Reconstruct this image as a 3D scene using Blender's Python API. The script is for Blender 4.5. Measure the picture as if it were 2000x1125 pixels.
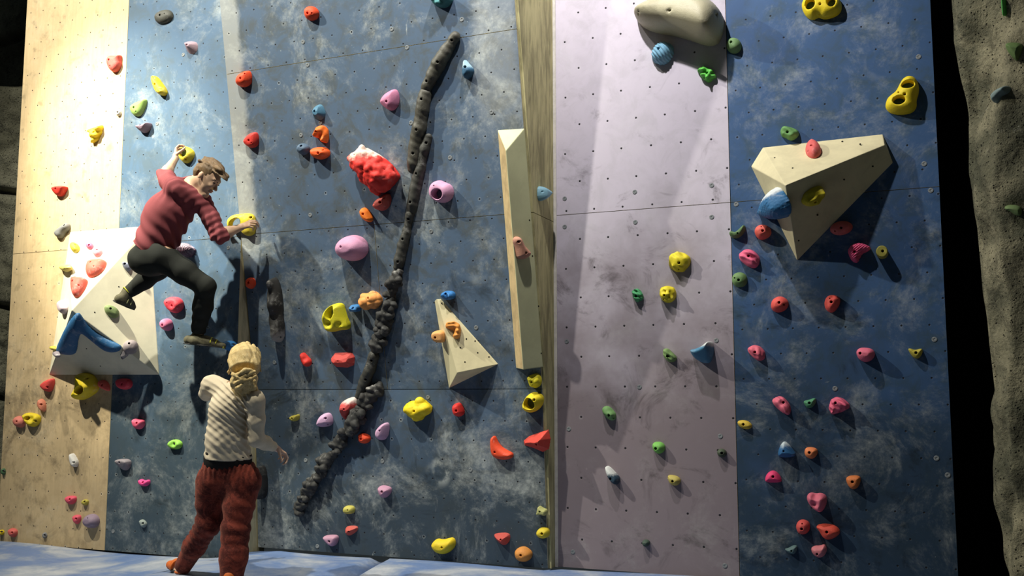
import bpy, bmesh, math, random
import numpy as np
from mathutils import Vector, Matrix

for o in list(bpy.data.objects): bpy.data.objects.remove(o, do_unlink=True)
SC = bpy.context.scene
COL = SC.collection
random.seed(7)

# ------------------------------------------------------------------ camera
F = 1900.0; PITCH = math.atan(208/1900.0); YAW = math.radians(22.8); CH = 1.25; DIST = 6.838
cR = np.array([math.cos(YAW), math.sin(YAW), 0.0])
cH = np.array([-math.sin(YAW), math.cos(YAW), 0.0])
cD = cH*math.cos(PITCH)+np.array([0, 0, 1.0])*math.sin(PITCH)
cU = -cH*math.sin(PITCH)+np.array([0, 0, 1.0])*math.cos(PITCH)
CAM = np.array([0.0, -DIST, CH])
cam = bpy.data.cameras.new('camera'); cam.sensor_width = 36; cam.lens = 36*F/2000
cam.clip_start = 0.05; cam.clip_end = 100
co = bpy.data.objects.new('camera', cam); COL.objects.link(co)
co.matrix_world = Matrix(((cR[0], cU[0], -cD[0], CAM[0]), (cR[1], cU[1], -cD[1], CAM[1]), (cR[2], cU[2], -cD[2], CAM[2]), (0, 0, 0, 1)))
SC.camera = co

# ------------------------------------------------------------------ light
SC.view_settings.view_transform = 'Standard'
SC.view_settings.look = 'None'
SC.view_settings.exposure = 0.0
SC.view_settings.gamma = 1.0
SC.view_settings.use_curve_mapping = False
wd = bpy.data.worlds.new('hall'); SC.world = wd; wd.use_nodes = True
wd.node_tree.nodes['Background'].inputs[0].default_value = (0.62, 0.75, 0.80, 1)
wd.node_tree.nodes['Background'].inputs[1].default_value = 0.03

def lamp(name, loc, aim, power, col, size=0.12, angle=150, blend=0.8):
    l = bpy.data.lights.new(name, 'SPOT'); l.energy = power; l.color = col
    l.shadow_soft_size = size; l.spot_size = math.radians(angle); l.spot_blend = blend
    o = bpy.data.objects.new(name, l); COL.objects.link(o); o.location = loc
    o.rotation_euler = (Vector(aim)-Vector(loc)).to_track_quat('-Z', 'Y').to_euler()
    return o
A_POS = (-8.2, -4.0, 7.2)
lamp('floodlight_left', A_POS, (-6.35, -0.42, 3.0), 5000, (1.0, 0.94, 0.72), 0.07, 29, 1.0)
lamp('floodlight_left_spill', A_POS, (-4.9, -0.4, 2.9), 2300, (1.0, 0.97, 0.84), 0.07, 88, 1.0)
lamp('floodlight_middle', (-4.3, -4.4, 8.8), (-4.5, -0.3, 3.2), 2900, (1.0, 0.97, 0.84), 0.08, 54, 1.0)
lamp('floodlight_right', (-2.0, -2.1, 5.9), (-1.8, 0.0, 4.1), 640, (1.0, 0.97, 0.95), 0.05, 106, 1.0)

# ------------------------------------------------------------------ pixel -> place
def ray(px, py): return cR*(px-1000)/F + cU*(562.5-py)/F + cD
class Plane:
    def __init__(s, p, n):
        s.p = np.array(p, float); n = np.array(n, float); s.n = n/np.linalg.norm(n)
        if np.dot(CAM-s.p, s.n) < 0: s.n = -s.n
        u = np.cross([0, 0, 1.0], s.n); s.u = u/np.linalg.norm(u); s.v = np.cross(s.n, s.u)
    def hit(s, px, py, off=0.0):
        d = ray(px, py); q = s.p+s.n*off
        return CAM + d*(np.dot(q-CAM, s.n)/np.dot(d, s.n))
    def loc(s, P, o): P = np.array(P)-o; return float(np.dot(P, s.u)), float(np.dot(P, s.v))
def plane3(a, b, c): a, b, c = map(np.array, (a, b, c)); return Plane(a, np.cross(b-a, c-a))
LW = 0.42
PW = Plane((0, 0, 0), (0, -1, 0))
PL = Plane((0, -LW, 0), (0, -1, 0))
Z1 = 1.29; K0 = 0.10; K1 = 0.20; CS = 0.19            # centre wall: kickboard, then overhang
ZT = 6.2
PK = Plane((0, -K0, 0), (0, -1, -(K1-K0)/Z1))
PC = Plane((0, -K1, Z1), (0, -1, -CS))
def cw(z): return K0+(K1-K0)*z/Z1 if z < Z1 else K1+CS*(z-Z1)
def PW_(px, py, w): return PW.hit(px, py, w)           # point at distance w in front of the wall plane
def PT(px, py, t): return CAM + ray(px, py)*t

# ------------------------------------------------------------------ scene helpers
def setp(o, label=None, cat=None, group=None, kind=None):
    if label: o['label'] = label
    if cat: o['category'] = cat
    if group: o['group'] = group
    if kind: o['kind'] = kind
    return o
def link(name, me, mat=None, parent=None, smooth=True):
    o = bpy.data.objects.new(name, me); COL.objects.link(o)
    if mat: me.materials.append(mat)
    if parent: o.parent = parent
    if smooth and len(me.polygons):
        me.polygons.foreach_set('use_smooth', np.ones(len(me.polygons), bool))
    return o
def np_mesh(name, V, Q):
    me = bpy.data.meshes.new(name)
    V = np.asarray(V, np.float32); Q = np.asarray(Q, np.int32)
    me.vertices.add(len(V)); me.vertices.foreach_set('co', V.ravel())
    n = Q.shape[1]
    me.loops.add(Q.size); me.loops.foreach_set('vertex_index', Q.ravel())
    me.polygons.add(len(Q)); me.polygons.foreach_set('loop_start', np.arange(0, Q.size, n, dtype=np.int32))
    me.update(calc_edges=True); me.validate()
    return me
def bm_mesh(name, bm):
    me = bpy.data.meshes.new(name); bmesh.ops.recalc_face_normals(bm, faces=bm.faces); bm.to_mesh(me); bm.free(); return me
def add_box(bm, a, b):
    r = bmesh.ops.create_cube(bm, size=1)
    for v in r['verts']:
        v.co = Vector([a[i]+(v.co[i]+.5)*(b[i]-a[i]) for i in range(3)])
    return r['verts']

# ------------------------------------------------------------------ procedural noise and surface nets
_rng = np.random.RandomState(3)
_K = _rng.normal(size=(40, 3)); _K /= np.linalg.norm(_K, axis=1)[:, None]; _PH = _rng.rand(40)*6.283
def snoise(X, Y, Z, f, seed=0, n=6):
    r = 0
    for i in range(n):
        j = (i*7+seed*5) % 40; s = f*(0.7+0.6*((i*37+seed*11) % 10)/10)
        r = r+np.sin((_K[j, 0]*X+_K[j, 1]*Y+_K[j, 2]*Z)*s+_PH[(j+seed) % 40])
    return r/n**0.5/1.2
def worley(X, Y, Z, pts):
    best = None
    for p in pts:
        d = (X-p[0])**2+(Y-p[1])**2+(Z-p[2])**2
        best = d if best is None else np.minimum(best, d)
    return np.sqrt(best)

_C = [(0,0,0),(1,0,0),(0,1,0),(1,1,0),(0,0,1),(1,0,1),(0,1,1),(1,1,1)]
_E = [(0,1),(2,3),(4,5),(6,7),(0,2),(1,3),(4,6),(5,7),(0,4),(1,5),(2,6),(3,7)]
def nets(G, org, h):
    I = G < 0
    s = np.zeros(tuple(np.array(G.shape)-1), np.int8)
    for c in _C: s += I[c[0]:G.shape[0]-1+c[0], c[1]:G.shape[1]-1+c[1], c[2]:G.shape[2]-1+c[2]]
    idx = np.argwhere((s > 0) & (s < 8))
    if not len(idx): return np.zeros((0, 3)), np.zeros((0, 4), int)
    vid = -np.ones(s.shape, np.int32); vid[idx[:, 0], idx[:, 1], idx[:, 2]] = np.arange(len(idx))
    acc = np.zeros((len(idx), 3)); cnt = np.zeros(len(idx))
    val = [G[idx[:, 0]+c[0], idx[:, 1]+c[1], idx[:, 2]+c[2]] for c in _C]
    for a, b in _E:
        fa, fb = val[a], val[b]; m = (fa < 0) != (fb < 0)
        t = np.where(m, fa/np.where(m, fa-fb, 1), 0)
        ca, cb = np.array(_C[a], float), np.array(_C[b], float)
        acc += m[:, None]*(ca+t[:, None]*(cb-ca)); cnt += m
    V = (idx+acc/cnt[:, None])*h+np.array(org)
    Q = []
    for ax in range(3):
        o1, o2 = [(1, 2), (2, 0), (0, 1)][ax]
        A = [slice(None)]*3; B = [slice(None)]*3
        A[ax] = slice(0, -1); B[ax] = slice(1, None)
        a, b = I[tuple(A)], I[tuple(B)]
        e = np.argwhere(a != b)
        e = e[(e[:, o1] > 0) & (e[:, o2] > 0) & (e[:, o1] < G.shape[o1]-1) & (e[:, o2] < G.shape[o2]-1)]
        if not len(e): continue
        fl = a[e[:, 0], e[:, 1], e[:, 2]]
        d1 = np.zeros(3, int); d1[o1] = 1; d2 = np.zeros(3, int); d2[o2] = 1
        q = [vid[tuple((e-x).T)] for x in (d1+d2, d2, 0*d1, d1)]
        q = np.stack(q, 1); q = np.where(fl[:, None], q, q[:, ::-1])
        Q.append(q[(q >= 0).all(1)])
    return V, np.concatenate(Q)

# ------------------------------------------------------------------ materials
class NT:
    def __init__(s, name, rough=0.7, spec=0.3):
        m = bpy.data.materials.new(name); m.use_nodes = True; s.m = m; s.t = m.node_tree; s.n = s.t.nodes
        s.b = s.n['Principled BSDF']; s.b.inputs['Roughness'].default_value = rough
        s.b.inputs['Specular IOR Level'].default_value = spec
        s.co = s.n.new('ShaderNodeTexCoord').outputs['Object']
    def w(s, a, b):
        if isinstance(a, (int, float)): b.default_value = a
        elif isinstance(a, (tuple, list)): b.default_value = (*a, 1)[:len(b.default_value)]
        else: s.t.links.new(a, b)
    def math(s, op, a, b=0.0, c=0.0):
        n = s.n.new('ShaderNodeMath'); n.operation = op
        s.w(a, n.inputs[0]); s.w(b, n.inputs[1]); s.w(c, n.inputs[2]); return n.outputs[0]
    def mul(s, a, b): return s.math('MULTIPLY', a, b)
    def map(s, sc=(1, 1, 1), rot=(0, 0, 0), loc=(0, 0, 0), src=None):
        n = s.n.new('ShaderNodeMapping'); s.w(src or s.co, n.inputs[0]); n.inputs['Scale'].default_value = sc
        n.inputs['Rotation'].default_value = rot; n.inputs['Location'].default_value = loc; return n.outputs[0]
    def noise(s, sc, det=4, rough=.6, dist=0, vec=None):
        n = s.n.new('ShaderNodeTexNoise'); s.w(vec or s.co, n.inputs['Vector']); n.inputs['Scale'].default_value = sc
        n.inputs['Detail'].default_value = det; n.inputs['Roughness'].default_value = rough; n.inputs['Distortion'].default_value = dist
        return n.outputs['Fac']
    def vor(s, sc, vec=None, out='Distance', rnd=1.0, feat='F1'):
        n = s.n.new('ShaderNodeTexVoronoi'); s.w(vec or s.co, n.inputs['Vector']); n.inputs['Scale'].default_value = sc
        n.inputs['Randomness'].default_value = rnd; n.feature = feat; return n.outputs[out]
    def rng(s, a, lo, hi, o0=0.0, o1=1.0):
        n = s.n.new('ShaderNodeMapRange'); n.interpolation_type = 'SMOOTHSTEP'; s.w(a, n.inputs[0])
        for i, x in enumerate((lo, hi, o0, o1)): n.inputs[i+1].default_value = x
        return n.outputs[0]
    def mix(s, f, a, b):
        n = s.n.new('ShaderNodeMix'); n.data_type = 'RGBA'; s.w(f, n.inputs[0]); s.w(a, n.inputs[6]); s.w(b, n.inputs[7]); return n.outputs[2]
    def xyz(s, src=None):
        n = s.n.new('ShaderNodeSeparateXYZ'); s.w(src or s.co, n.inputs[0]); return n.outputs
    def bump(s, h, st=.3, dist=.01):
        n = s.n.new('ShaderNodeBump'); n.inputs['Strength'].default_value = st; n.inputs['Distance'].default_value = dist
        s.w(h, n.inputs['Height']); s.t.links.new(n.outputs[0], s.b.inputs['Normal'])
    def done(s, col): s.w(col, s.b.inputs['Base Color']); return s.m

def panel_mat(name, base, grime, grid, chalk=.5, grime_amt=.6, low_dirt_shade=None, wood=False, rings=.5, spec=.25, wear=()):
    t = NT(name, .62, spec)
    X, Y, Z = t.xyz()
    n1 = t.noise(1.1, 5, .62); n2 = t.noise(5.5, 6, .7, .6); n3 = t.noise(28, 4, .7)
    col = t.mix(t.mul(t.rng(n2, .42, .68), grime_amt), base, grime)
    if wood:
        g = t.noise(3, 5, .65, 1.2, vec=t.map((9, 9, .7)))
        col = t.mix(t.rng(g, .35, .75, 0, .38), col, tuple(c*.62 for c in base))
        dots = t.noise(7.5, 3, .6, .2)
        col = t.mix(t.rng(dots, .56, .74, 0, .6), col, tuple(c*.42 for c in base))
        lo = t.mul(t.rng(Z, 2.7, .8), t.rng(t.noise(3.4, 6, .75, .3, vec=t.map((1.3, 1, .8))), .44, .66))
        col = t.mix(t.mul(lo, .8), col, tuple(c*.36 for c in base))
    if low_dirt_shade is not None:       # scuffs where feet and hands reach, with light falloff painted in low down
        zz = t.math('ADD', t.mul(t.math('SUBTRACT', low_dirt_shade[0], Z), low_dirt_shade[1]), t.mul(t.math('SUBTRACT', n1, .5), 1.8))
        col = t.mix(t.rng(zz, 0, 1, 0, low_dirt_shade[3]), col, low_dirt_shade[2])
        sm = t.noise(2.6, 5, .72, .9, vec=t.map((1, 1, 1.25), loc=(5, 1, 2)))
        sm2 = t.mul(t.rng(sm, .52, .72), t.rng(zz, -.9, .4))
        col = t.mix(t.mul(sm2, .72), col, tuple(c*.38 for c in low_dirt_shade[2]))
    for (xc, hw, z0_, am) in wear:        # rubbed pale strip along a board edge
        q = t.math('ADD', t.math('ABSOLUTE', t.math('SUBTRACT', X, xc)), t.mul(t.math('SUBTRACT', n2, .5), hw*.9))
        col = t.mix(t.mul(t.mul(t.rng(q, hw*.5, hw, 1, 0), t.rng(t.math('ADD', Z, t.mul(n1, .6)), z0_, z0_+.5)), am), col, (.36, .37, .35))
    wht = (.66, .69, .64) if not wood else (.8, .76, .62)
    # chalk: clouds, scuffs and crescent rings left by spinning holds
    c1 = t.mul(t.rng(t.noise(1.9, 8, .78, .35), .47, .74), t.rng(n3, .25, .75, .35, 1))
    c2 = t.mul(t.rng(t.noise(4, 6, .72, .6, vec=t.map((2.4, 1, .8), (0, .7, 0))), .66, .76), .8)
    c4 = t.mul(t.rng(t.noise(4.2, 6, .72, .7, vec=t.map((.9, 1, 2.6), (0, .5, 0), (3, 0, 8))), .67, .77), .7)
    dd = t.math('ADD', t.vor(2.1), t.mul(t.math('SUBTRACT', t.noise(7, 3), .5), .12))
    band = t.mul(t.rng(dd, .20, .235), t.rng(dd, .24, .34, 1, 0))
    c3 = t.mul(t.mul(t.mul(band, t.rng(t.noise(1.7, 3, .6), .50, .68)), t.rng(t.noise(6, 4, .7), .42, .6)), rings)
    c5 = t.rng(t.noise(55, 2, .5), .72, .80, 0, .5)
    ch = t.math('MAXIMUM', t.math('MAXIMUM', c1, c2), t.math('MAXIMUM', c3, t.math('MAXIMUM', c4, c5)))
    col = t.mix(t.mul(ch, chalk), col, wht)
    if grid:
        x0, dx, z0, dz = grid[:4]
        row = t.math('ROUND', t.math('DIVIDE', t.math('SUBTRACT', Z, z0), dz))
        st = t.mul(t.math('PINGPONG', row, 1.0), .5)
        jx = t.mul(t.math('SUBTRACT', t.noise(2.5, 1), .5), .12)
        u = t.math('ADD', t.math('ADD', t.math('DIVIDE', t.math('SUBTRACT', X, x0), dx), st), jx)
        du = t.mul(t.math('SUBTRACT', t.math('FRACT', t.math('ADD', u, .5)), .5), dx)
        dv = t.math('SUBTRACT', t.math('SUBTRACT', Z, z0), t.mul(row, dz))
        r = t.math('SQRT', t.math('ADD', t.mul(du, du), t.mul(dv, dv)))
        rad = grid[4] if len(grid) > 4 else .0075
        col = t.mix(t.rng(r, rad*.62, rad*1.08, 1, 0), col, (.012, .012, .014))
        rim = t.mul(t.rng(r, rad*1.2, rad*1.5), t.rng(r, rad*1.9, rad*2.3, 1, 0))
        col = t.mix(t.mul(rim, t.rng(t.noise(3.3, 2), .56, .74, 0, .35)), col, wht)
        hgt = t.rng(r, rad*.6, rad*1.2)
        t.bump(t.math('ADD', t.mul(n3, .06), hgt), .5, .006)
    else:
        t.bump(n3, .15, .003)
    return t.done(col)

def plastic(name, col, chalk=.25, rough=.62, ridges=None, two=None, sc=22):
    t = NT(name, rough, .35)
    n1 = t.noise(sc, 5, .7, .5); n2 = t.noise(140, 3, .6)
    c = t.mix(t.rng(n1, .40, .75, 0, .35), col, tuple(x*.72 for x in col))
    if ridges:
        w = t.n.new('ShaderNodeTexWave'); t.w(t.map(rot=ridges[1]), w.inputs[0]); w.inputs['Scale'].default_value = ridges[0]
        w.inputs['Distortion'].default_value = 2.5; w.inputs['Detail'].default_value = 2; w.inputs['Detail Scale'].default_value = 1.5
        c = t.mix(t.rng(w.outputs['Fac'], .15, .55, ridges[3], 0), c, ridges[2])
    c = t.mix(t.rng(t.noise(sc*.6, 6, .75, .8), .52, .78, 0, chalk), c, (.80, .78, .74))
    if two:                                                # chalk or paint with an edge of its own
        X, Y, Z = t.xyz()
        zz = t.math('ADD', Y, t.mul(t.math('SUBTRACT', t.noise(sc*1.2, 4, .7), .5), two[1]))
        c = t.mix(t.rng(zz, two[0]-two[2], two[0]+two[2]), c, two[3])
    t.bump(t.math('ADD', n2, t.mul(n1, .6)), .35, .004)
    return t.done(c)
def simple(name, col, rough=.7, spec=.3, var=.2, sc=20, bump=.2, bd=.004, stretch=(1, 1, 1), metal=0):
    t = NT(name, rough, spec)
    t.b.inputs['Metallic'].default_value = metal
    n = t.noise(sc, 5, .65, .3, vec=t.map(stretch))
    if bump: t.bump(n, bump, bd)
    return t.done(t.mix(t.rng(n, .35, .7), col, tuple(x*(1-var) for x in col)))
# ------------------------------------------------------------------ the walls
BLUE = (0.075, 0.118, 0.185)
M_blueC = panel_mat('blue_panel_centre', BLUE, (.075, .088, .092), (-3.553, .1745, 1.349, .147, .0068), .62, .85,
                    low_dirt_shade=(1.75, .7, (.030, .044, .056), .82), rings=.8, wear=((-5.03, .13, 2.5, .7), (-2.72, .22, 3.2, .35)))
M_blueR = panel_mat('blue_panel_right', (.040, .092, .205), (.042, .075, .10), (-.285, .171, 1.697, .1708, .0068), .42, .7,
                    low_dirt_shade=(2.2, .6, (.016, .032, .050), .85), rings=.45)
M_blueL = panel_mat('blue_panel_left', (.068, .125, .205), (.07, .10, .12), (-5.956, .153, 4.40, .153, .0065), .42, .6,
                    low_dirt_shade=(2.2, .6, (.034, .050, .060), .85), rings=.4)
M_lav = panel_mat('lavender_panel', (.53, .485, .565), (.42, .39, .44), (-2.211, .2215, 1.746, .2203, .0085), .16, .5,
                  low_dirt_shade=(3.0, .5, (.175, .138, .150), .9), rings=.5)
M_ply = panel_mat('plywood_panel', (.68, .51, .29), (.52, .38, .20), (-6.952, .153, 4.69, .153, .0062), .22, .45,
                  low_dirt_shade=(1.6, .5, (.36, .27, .155), .75), wood=True, rings=.1)
M_edge = simple('plywood_edge', (.60, .54, .34), .75, .2, .35, 5, stretch=(6, 6, .8))
M_beam = simple('stained_plywood_return', (.55, .50, .26), .75, .2, .55, 3.2, stretch=(5, 5, .9))
M_dark = simple('dark_backing', (.012, .012, .014), .9, .1)

def boards(name, rects, prof, th, mat, edge, gap=.0022):
    """flush plywood boards with hairline joints; prof(z) is how far a board face stands forward"""
    bm = bmesh.new()
    for (x0, x1, z0, z1) in rects:
        vs = []
        for x in (x0+gap, x1-gap):
            for z in (z0+gap, z1-gap):
                for b in (0, 1):
                    vs.append(bm.verts.new((x, -prof(z)+b*th, z)))
        f = lambda *i: bm.faces.new([vs[k] for k in i])
        fr = f(0, 2, 6, 4); fr.material_index = 0
        for q in ((1, 5, 7, 3), (0, 4, 5, 1), (2, 3, 7, 6), (0, 1, 3, 2), (4, 6, 7, 5)):
            f(*q).material_index = 1
    me = bm_mesh(name, bm); me.materials.append(mat); me.materials.append(edge)
    o = link(name, me, smooth=False); setp(o, kind='structure'); return o

SZ = 2.6
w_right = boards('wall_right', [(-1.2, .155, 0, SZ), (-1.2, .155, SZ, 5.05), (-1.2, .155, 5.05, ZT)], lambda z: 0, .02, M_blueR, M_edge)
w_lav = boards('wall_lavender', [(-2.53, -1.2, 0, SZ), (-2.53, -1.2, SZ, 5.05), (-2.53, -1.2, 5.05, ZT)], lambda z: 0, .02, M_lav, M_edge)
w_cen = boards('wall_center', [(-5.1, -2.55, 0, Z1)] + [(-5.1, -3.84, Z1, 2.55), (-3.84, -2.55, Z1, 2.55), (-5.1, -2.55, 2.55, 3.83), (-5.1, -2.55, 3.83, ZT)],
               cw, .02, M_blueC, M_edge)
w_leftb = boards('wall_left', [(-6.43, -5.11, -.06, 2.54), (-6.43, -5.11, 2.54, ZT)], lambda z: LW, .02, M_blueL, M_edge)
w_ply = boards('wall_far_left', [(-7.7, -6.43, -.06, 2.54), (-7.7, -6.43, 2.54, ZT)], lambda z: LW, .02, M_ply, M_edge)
# returns: the side of the overhang, the side of the protruding left wall
def ret(name, x0, x1, pts, mat):
    bm = bmesh.new()
    a = [bm.verts.new((x0, -w, z)) for w, z in pts]; b = [bm.verts.new((x1, -w, z)) for w, z in pts]
    bm.faces.new(a); bm.faces.new(b[::-1])
    for i in range(len(a)):
        j = (i+1) % len(a); bm.faces.new((a[i], b[i], b[j], a[j]))
    me = bm_mesh(name, bm); o = link(name, me, mat, smooth=False); setp(o, kind='structure'); return o
EPS = .0205
ret('trim_1', -2.562, -2.5315, [(-.02, 0), (cw(0)-EPS, 0), (cw(Z1)-EPS, Z1), (cw(2.55)-EPS, 2.55), (-.02, 2.55)], M_beam)
ret('trim_2', -2.562, -2.5315, [(-.02, 2.555), (cw(2.555)-EPS, 2.555), (cw(ZT)-EPS, ZT), (-.02, ZT)], M_beam)
ret('trim_3', -5.14, -5.112, [(0, -.06), (LW-EPS, -.06), (LW-EPS, ZT), (0, ZT)], M_edge)
ret('trim_4', -5.11, -5.085, [(0, 0), (cw(0)-EPS, 0), (cw(Z1)-EPS, Z1), (cw(ZT)-EPS, ZT), (0, ZT)], M_edge)
ret('trim_5', -7.69, -7.66, [(-.3, -.06), (LW-EPS, -.06), (LW-EPS, ZT), (-.3, ZT)], M_dark)
# pale batten on the lavender wall's left edge
bm = bmesh.new(); add_box(bm, (-2.531, -.006, 0), (-2.507, .0, ZT)); link('trim_6', bm_mesh('trim_6', bm), simple('edge_batten', (.55, .52, .48), .7), smooth=False)['kind'] = 'structure'
bm = bmesh.new(); add_box(bm, (-7.6, 1.3, -.1), (4.6, 1.36, ZT)); link('wall_back', bm_mesh('wall_back', bm), M_dark, smooth=False)['kind'] = 'structure'

# bolt washers that tie the boards to the frame: parts of their walls
M_wash = simple('washer_steel', (.24, .26, .27), .6, .3, .5, 60)
def disc_mesh(name, r, h, hole=.35):
    bm = bmesh.new(); n = 20; P = [(r, 0), (r, h*.6), (r*.86, h), (r*hole*1.25, h), (r*hole, h*.4), (0, h*.4)]
    rings = []
    for rr, hh in P[:-1]: rings.append([bm.verts.new((rr*math.cos(2*math.pi*i/n), rr*math.sin(2*math.pi*i/n), hh)) for i in range(n)])
    for a, b in zip(rings, rings[1:]):
        for i in range(n): bm.faces.new((a[i], a[(i+1) % n], b[(i+1) % n], b[i]))
    bm.faces.new(rings[-1]); return bm_mesh(name, bm)
me_w = disc_mesh('washer', .017, .003); me_w.materials.append(M_wash)
def frame_mat(P, pl, spin=0):
    u, v, n = Vector(pl.u), Vector(pl.v), Vector(pl.n)
    M = Matrix(((u.x, v.x, n.x, P[0]), (u.y, v.y, n.y, P[1]), (u.z, v.z, n.z, P[2]), (0, 0, 0, 1)))
    return M @ Matrix.Rotation(spin, 4, 'Z')
for wall, pl, pts in (
    (w_cen, PC, [(592, 82), (601, 127), (765, 57), (795, 93), (902, 38), (960, 219), (803, 240), (588, 264), (879, 308), (842, 452), (626, 240), (606, 420), (536, 708), (930, 640)]),
    (w_cen, PK, [(747, 901), (919, 918), (597, 899), (620, 1067), (836, 776)]),
    (w_leftb, PL, [(446, 484), (358, 107), (307, 242), (221, 1038)]),
    (w_lav, PW, [(1103, 388), (1240, 375), (1390, 362), (1103, 443), (1241, 434), (1390, 424), (1107, 667), (1399, 665), (1249, 756), (1111, 838), (1407, 852), (1416, 1105), (1119, 1078)]),
    (w_right, PW, [(1794, 111), (1805, 320), (1818, 372), (1825, 663), (1631, 759), (1438, 399), (1829, 895), (1851, 928)])):
    for p in pts:
        o = bpy.data.objects.new('washer', me_w); COL.objects.link(o); o.matrix_world = frame_mat(pl.hit(*p), pl); o.parent = wall

# ------------------------------------------------------------------ floor and the landing mats
bm = bmesh.new(); add_box(bm, (-11, -10, -.5), (5, 1.5, -.36)); link('floor', bm_mesh('floor', bm), simple('concrete_floor', (.10, .10, .10), .9), smooth=False)['kind'] = 'structure'
t = NT('mat_vinyl', .5, .35)
n = t.noise(1.6, 6, .62, .5); n2 = t.noise(9, 5, .7)
c = t.mix(t.rng(n, .40, .60), (.13, .20, .38), (.30, .34, .42))
c = t.mix(t.mul(t.rng(n, .52, .70), t.rng(n2, .3, .7, .5, 1)), c, (.50, .51, .54))
t.bump(t.noise(6, 3), .5, .03); M_mat = t.done(c)
def mat_z(x, y):
    a = min(max((-x-4.85)/.5, 0), 1); z = -.052*a
    return z + .008*math.sin(x*3.1+y*2)+.006*math.sin(y*5.3-x*1.3)
def seam_x(y): return -3.915-(y+.0)*.247*1.0
def edge_y(x):                                            # the mats butt against the foot of each wall
    if x < -5.125: return -LW-.004
    if x < -2.535: return -K0-.004
    return -.004
def mat(name, xa, xb, label, fa=None, fb=None):
    bm = bmesh.new(); nx = 60; ny = 70; G = []
    for i in range(nx+1):
        row = []
        for j in range(ny+1):
            s = j/ny; s = s*s*.5+s*.5
            y = -6.2*s
            x0 = fa(y) if fa else xa; x1 = fb(y) if fb else xb
            x = x0+(x1-x0)*i/nx
            ye = edge_y(x); yy = ye+(-6.2-ye)*s
            e = min((x-x0), (x1-x), (ye-yy)*2.5); rr = .035
            dz = -(rr-math.sqrt(max(rr*rr-(rr-min(e, rr))**2, 0)))
            row.append(bm.verts.new((x, yy, mat_z(x, yy)+dz)))
        G.append(row)
    for i in range(nx):
        for j in range(ny): bm.faces.new((G[i][j], G[i+1][j], G[i+1][j+1], G[i][j+1]))
    be = [e for e in bm.edges if e.is_boundary]
    r = bmesh.ops.extrude_edge_only(bm, edges=be)
    for v in r['geom']:
        if isinstance(v, bmesh.types.BMVert): v.co.z = -.358
    me = bm_mesh(name, bm); o = link(name, me, M_mat); return o
m1 = mat('crash_mat', -9.5, 0, 'l', None, lambda y: seam_x(y)-.006)
setp(m1, 'blue-grey crash mat under the climber, left of the joint', 'mat', 'crash mats along the foot of the wall')
m2 = mat('crash_mat', 0, .19, 'r', lambda y: seam_x(y)+.006, None)
setp(m2, 'pale scuffed crash mat right of the joint, below the lavender wall', 'mat', 'crash mats along the foot of the wall')

# ------------------------------------------------------------------ moulded rock either side
def rock_mat(name, a, b, dark):
    t = NT(name, .85, .2)
    n1 = t.noise(1.7, 6, .7, .4); n2 = t.noise(9, 6, .75, .3); n3 = t.noise(45, 4, .7); v = t.vor(40)
    c = t.mix(t.rng(n1, .38, .64), a, b)
    c = t.mix(t.rng(n2, .50, .70, 0, .6), c, dark)
    c = t.mix(t.mul(t.rng(v, .10, .22, 1, 0), t.rng(n2, .35, .5)), c, tuple(x*.3 for x in dark))
    c = t.mix(t.rng(t.noise(6, 6, .8, 1), .62, .76, 0, .5), c, (.55, .55, .46))
    t.bump(t.math('ADD', t.math('ADD', n2, t.mul(n3, .35)), t.rng(v, .05, .25, 0, .5)), 1.0, .035)
    return t.done(c)
M_rock = rock_mat('moulded_rock', (.10, .10, .065), (.34, .31, .20), (.030, .030, .020))
M_rockL = rock_mat('rough_block_wall', (.13, .125, .085), (.26, .25, .18), (.03, .03, .02))
# silhouette x for a given y in the photograph, then the ridge behind it
sil = [(-60, 1853), (0, 1860), (80, 1863), (140, 1873), (230, 1889), (340, 1892), (440, 1907), (540, 1915), (600, 1924), (700, 1934), (780, 1944), (850, 1951), (950, 1957), (1040, 1965), (1125, 1975), (1250, 1985)]
rdg = [(-60, 1965), (0, 1965), (120, 1968), (200, 1962), (300, 1945), (400, 1945), (500, 1952), (600, 1962), (700, 1970), (780, 1972), (850, 1978), (950, 1977), (1040, 1975), (1125, 1985), (1250, 1990)]
def itp(tab, y): return float(np.interp(y, [a for a, b in tab], [b for a, b in tab]))
V = []; NY, NS = 420, 130
prof = [(0.0, None), (.16, 'back'), (.22, 'sil'), (.62, 'rdg'), (.70, 'r2'), (1.0, 'r3')]
for j in range(NY+1):
    py = -60+1310*j/NY
    s_ = PW.hit(itp(sil, py), py, .12); r_ = PW.hit(itp(rdg, py), py, .50)
    key = [s_+np.array([.95, 1.1, 0]), s_+np.array([.14, .35, 0]), s_, s_*.45+r_*.55+np.array([-.04, .07, 0]), r_, r_+np.array([.30, -.06, 0]), r_+np.array([1.2, -.35, 0])]
    ks = [0, .16, .24, .45, .66, .80, 1.0]
    for i in range(NS+1):
        s = i/NS; V.append([np.interp(s, ks, [k[a] for k in key]) for a in range(3)])
V = np.array(V).reshape(NY+1, NS+1, 3)
X, Y, Z = V[..., 0], V[..., 1], V[..., 2]
s = np.linspace(0, 1, NS+1)[None, :]
env = np.clip(np.abs(s-.24)/.10, .25, 1)
d = .05*snoise(X, Y, Z, 6, 1)+.032*snoise(X, Y, Z, 14, 2)+.016*snoise(X, Y, Z, 38, 3)-.03*np.clip(snoise(X, Y, Z, 11, 7)-.5, 0, 2)
V[..., 0] -= d*env*.6; V[..., 1] -= d*env*.9
Q = []
ii, jj = np.meshgrid(np.arange(NY), np.arange(NS), indexing='ij')
base = ii*(NS+1)+jj
Q = np.stack([base, base+1, base+NS+2, base+NS+1], -1).reshape(-1, 4)
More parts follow.
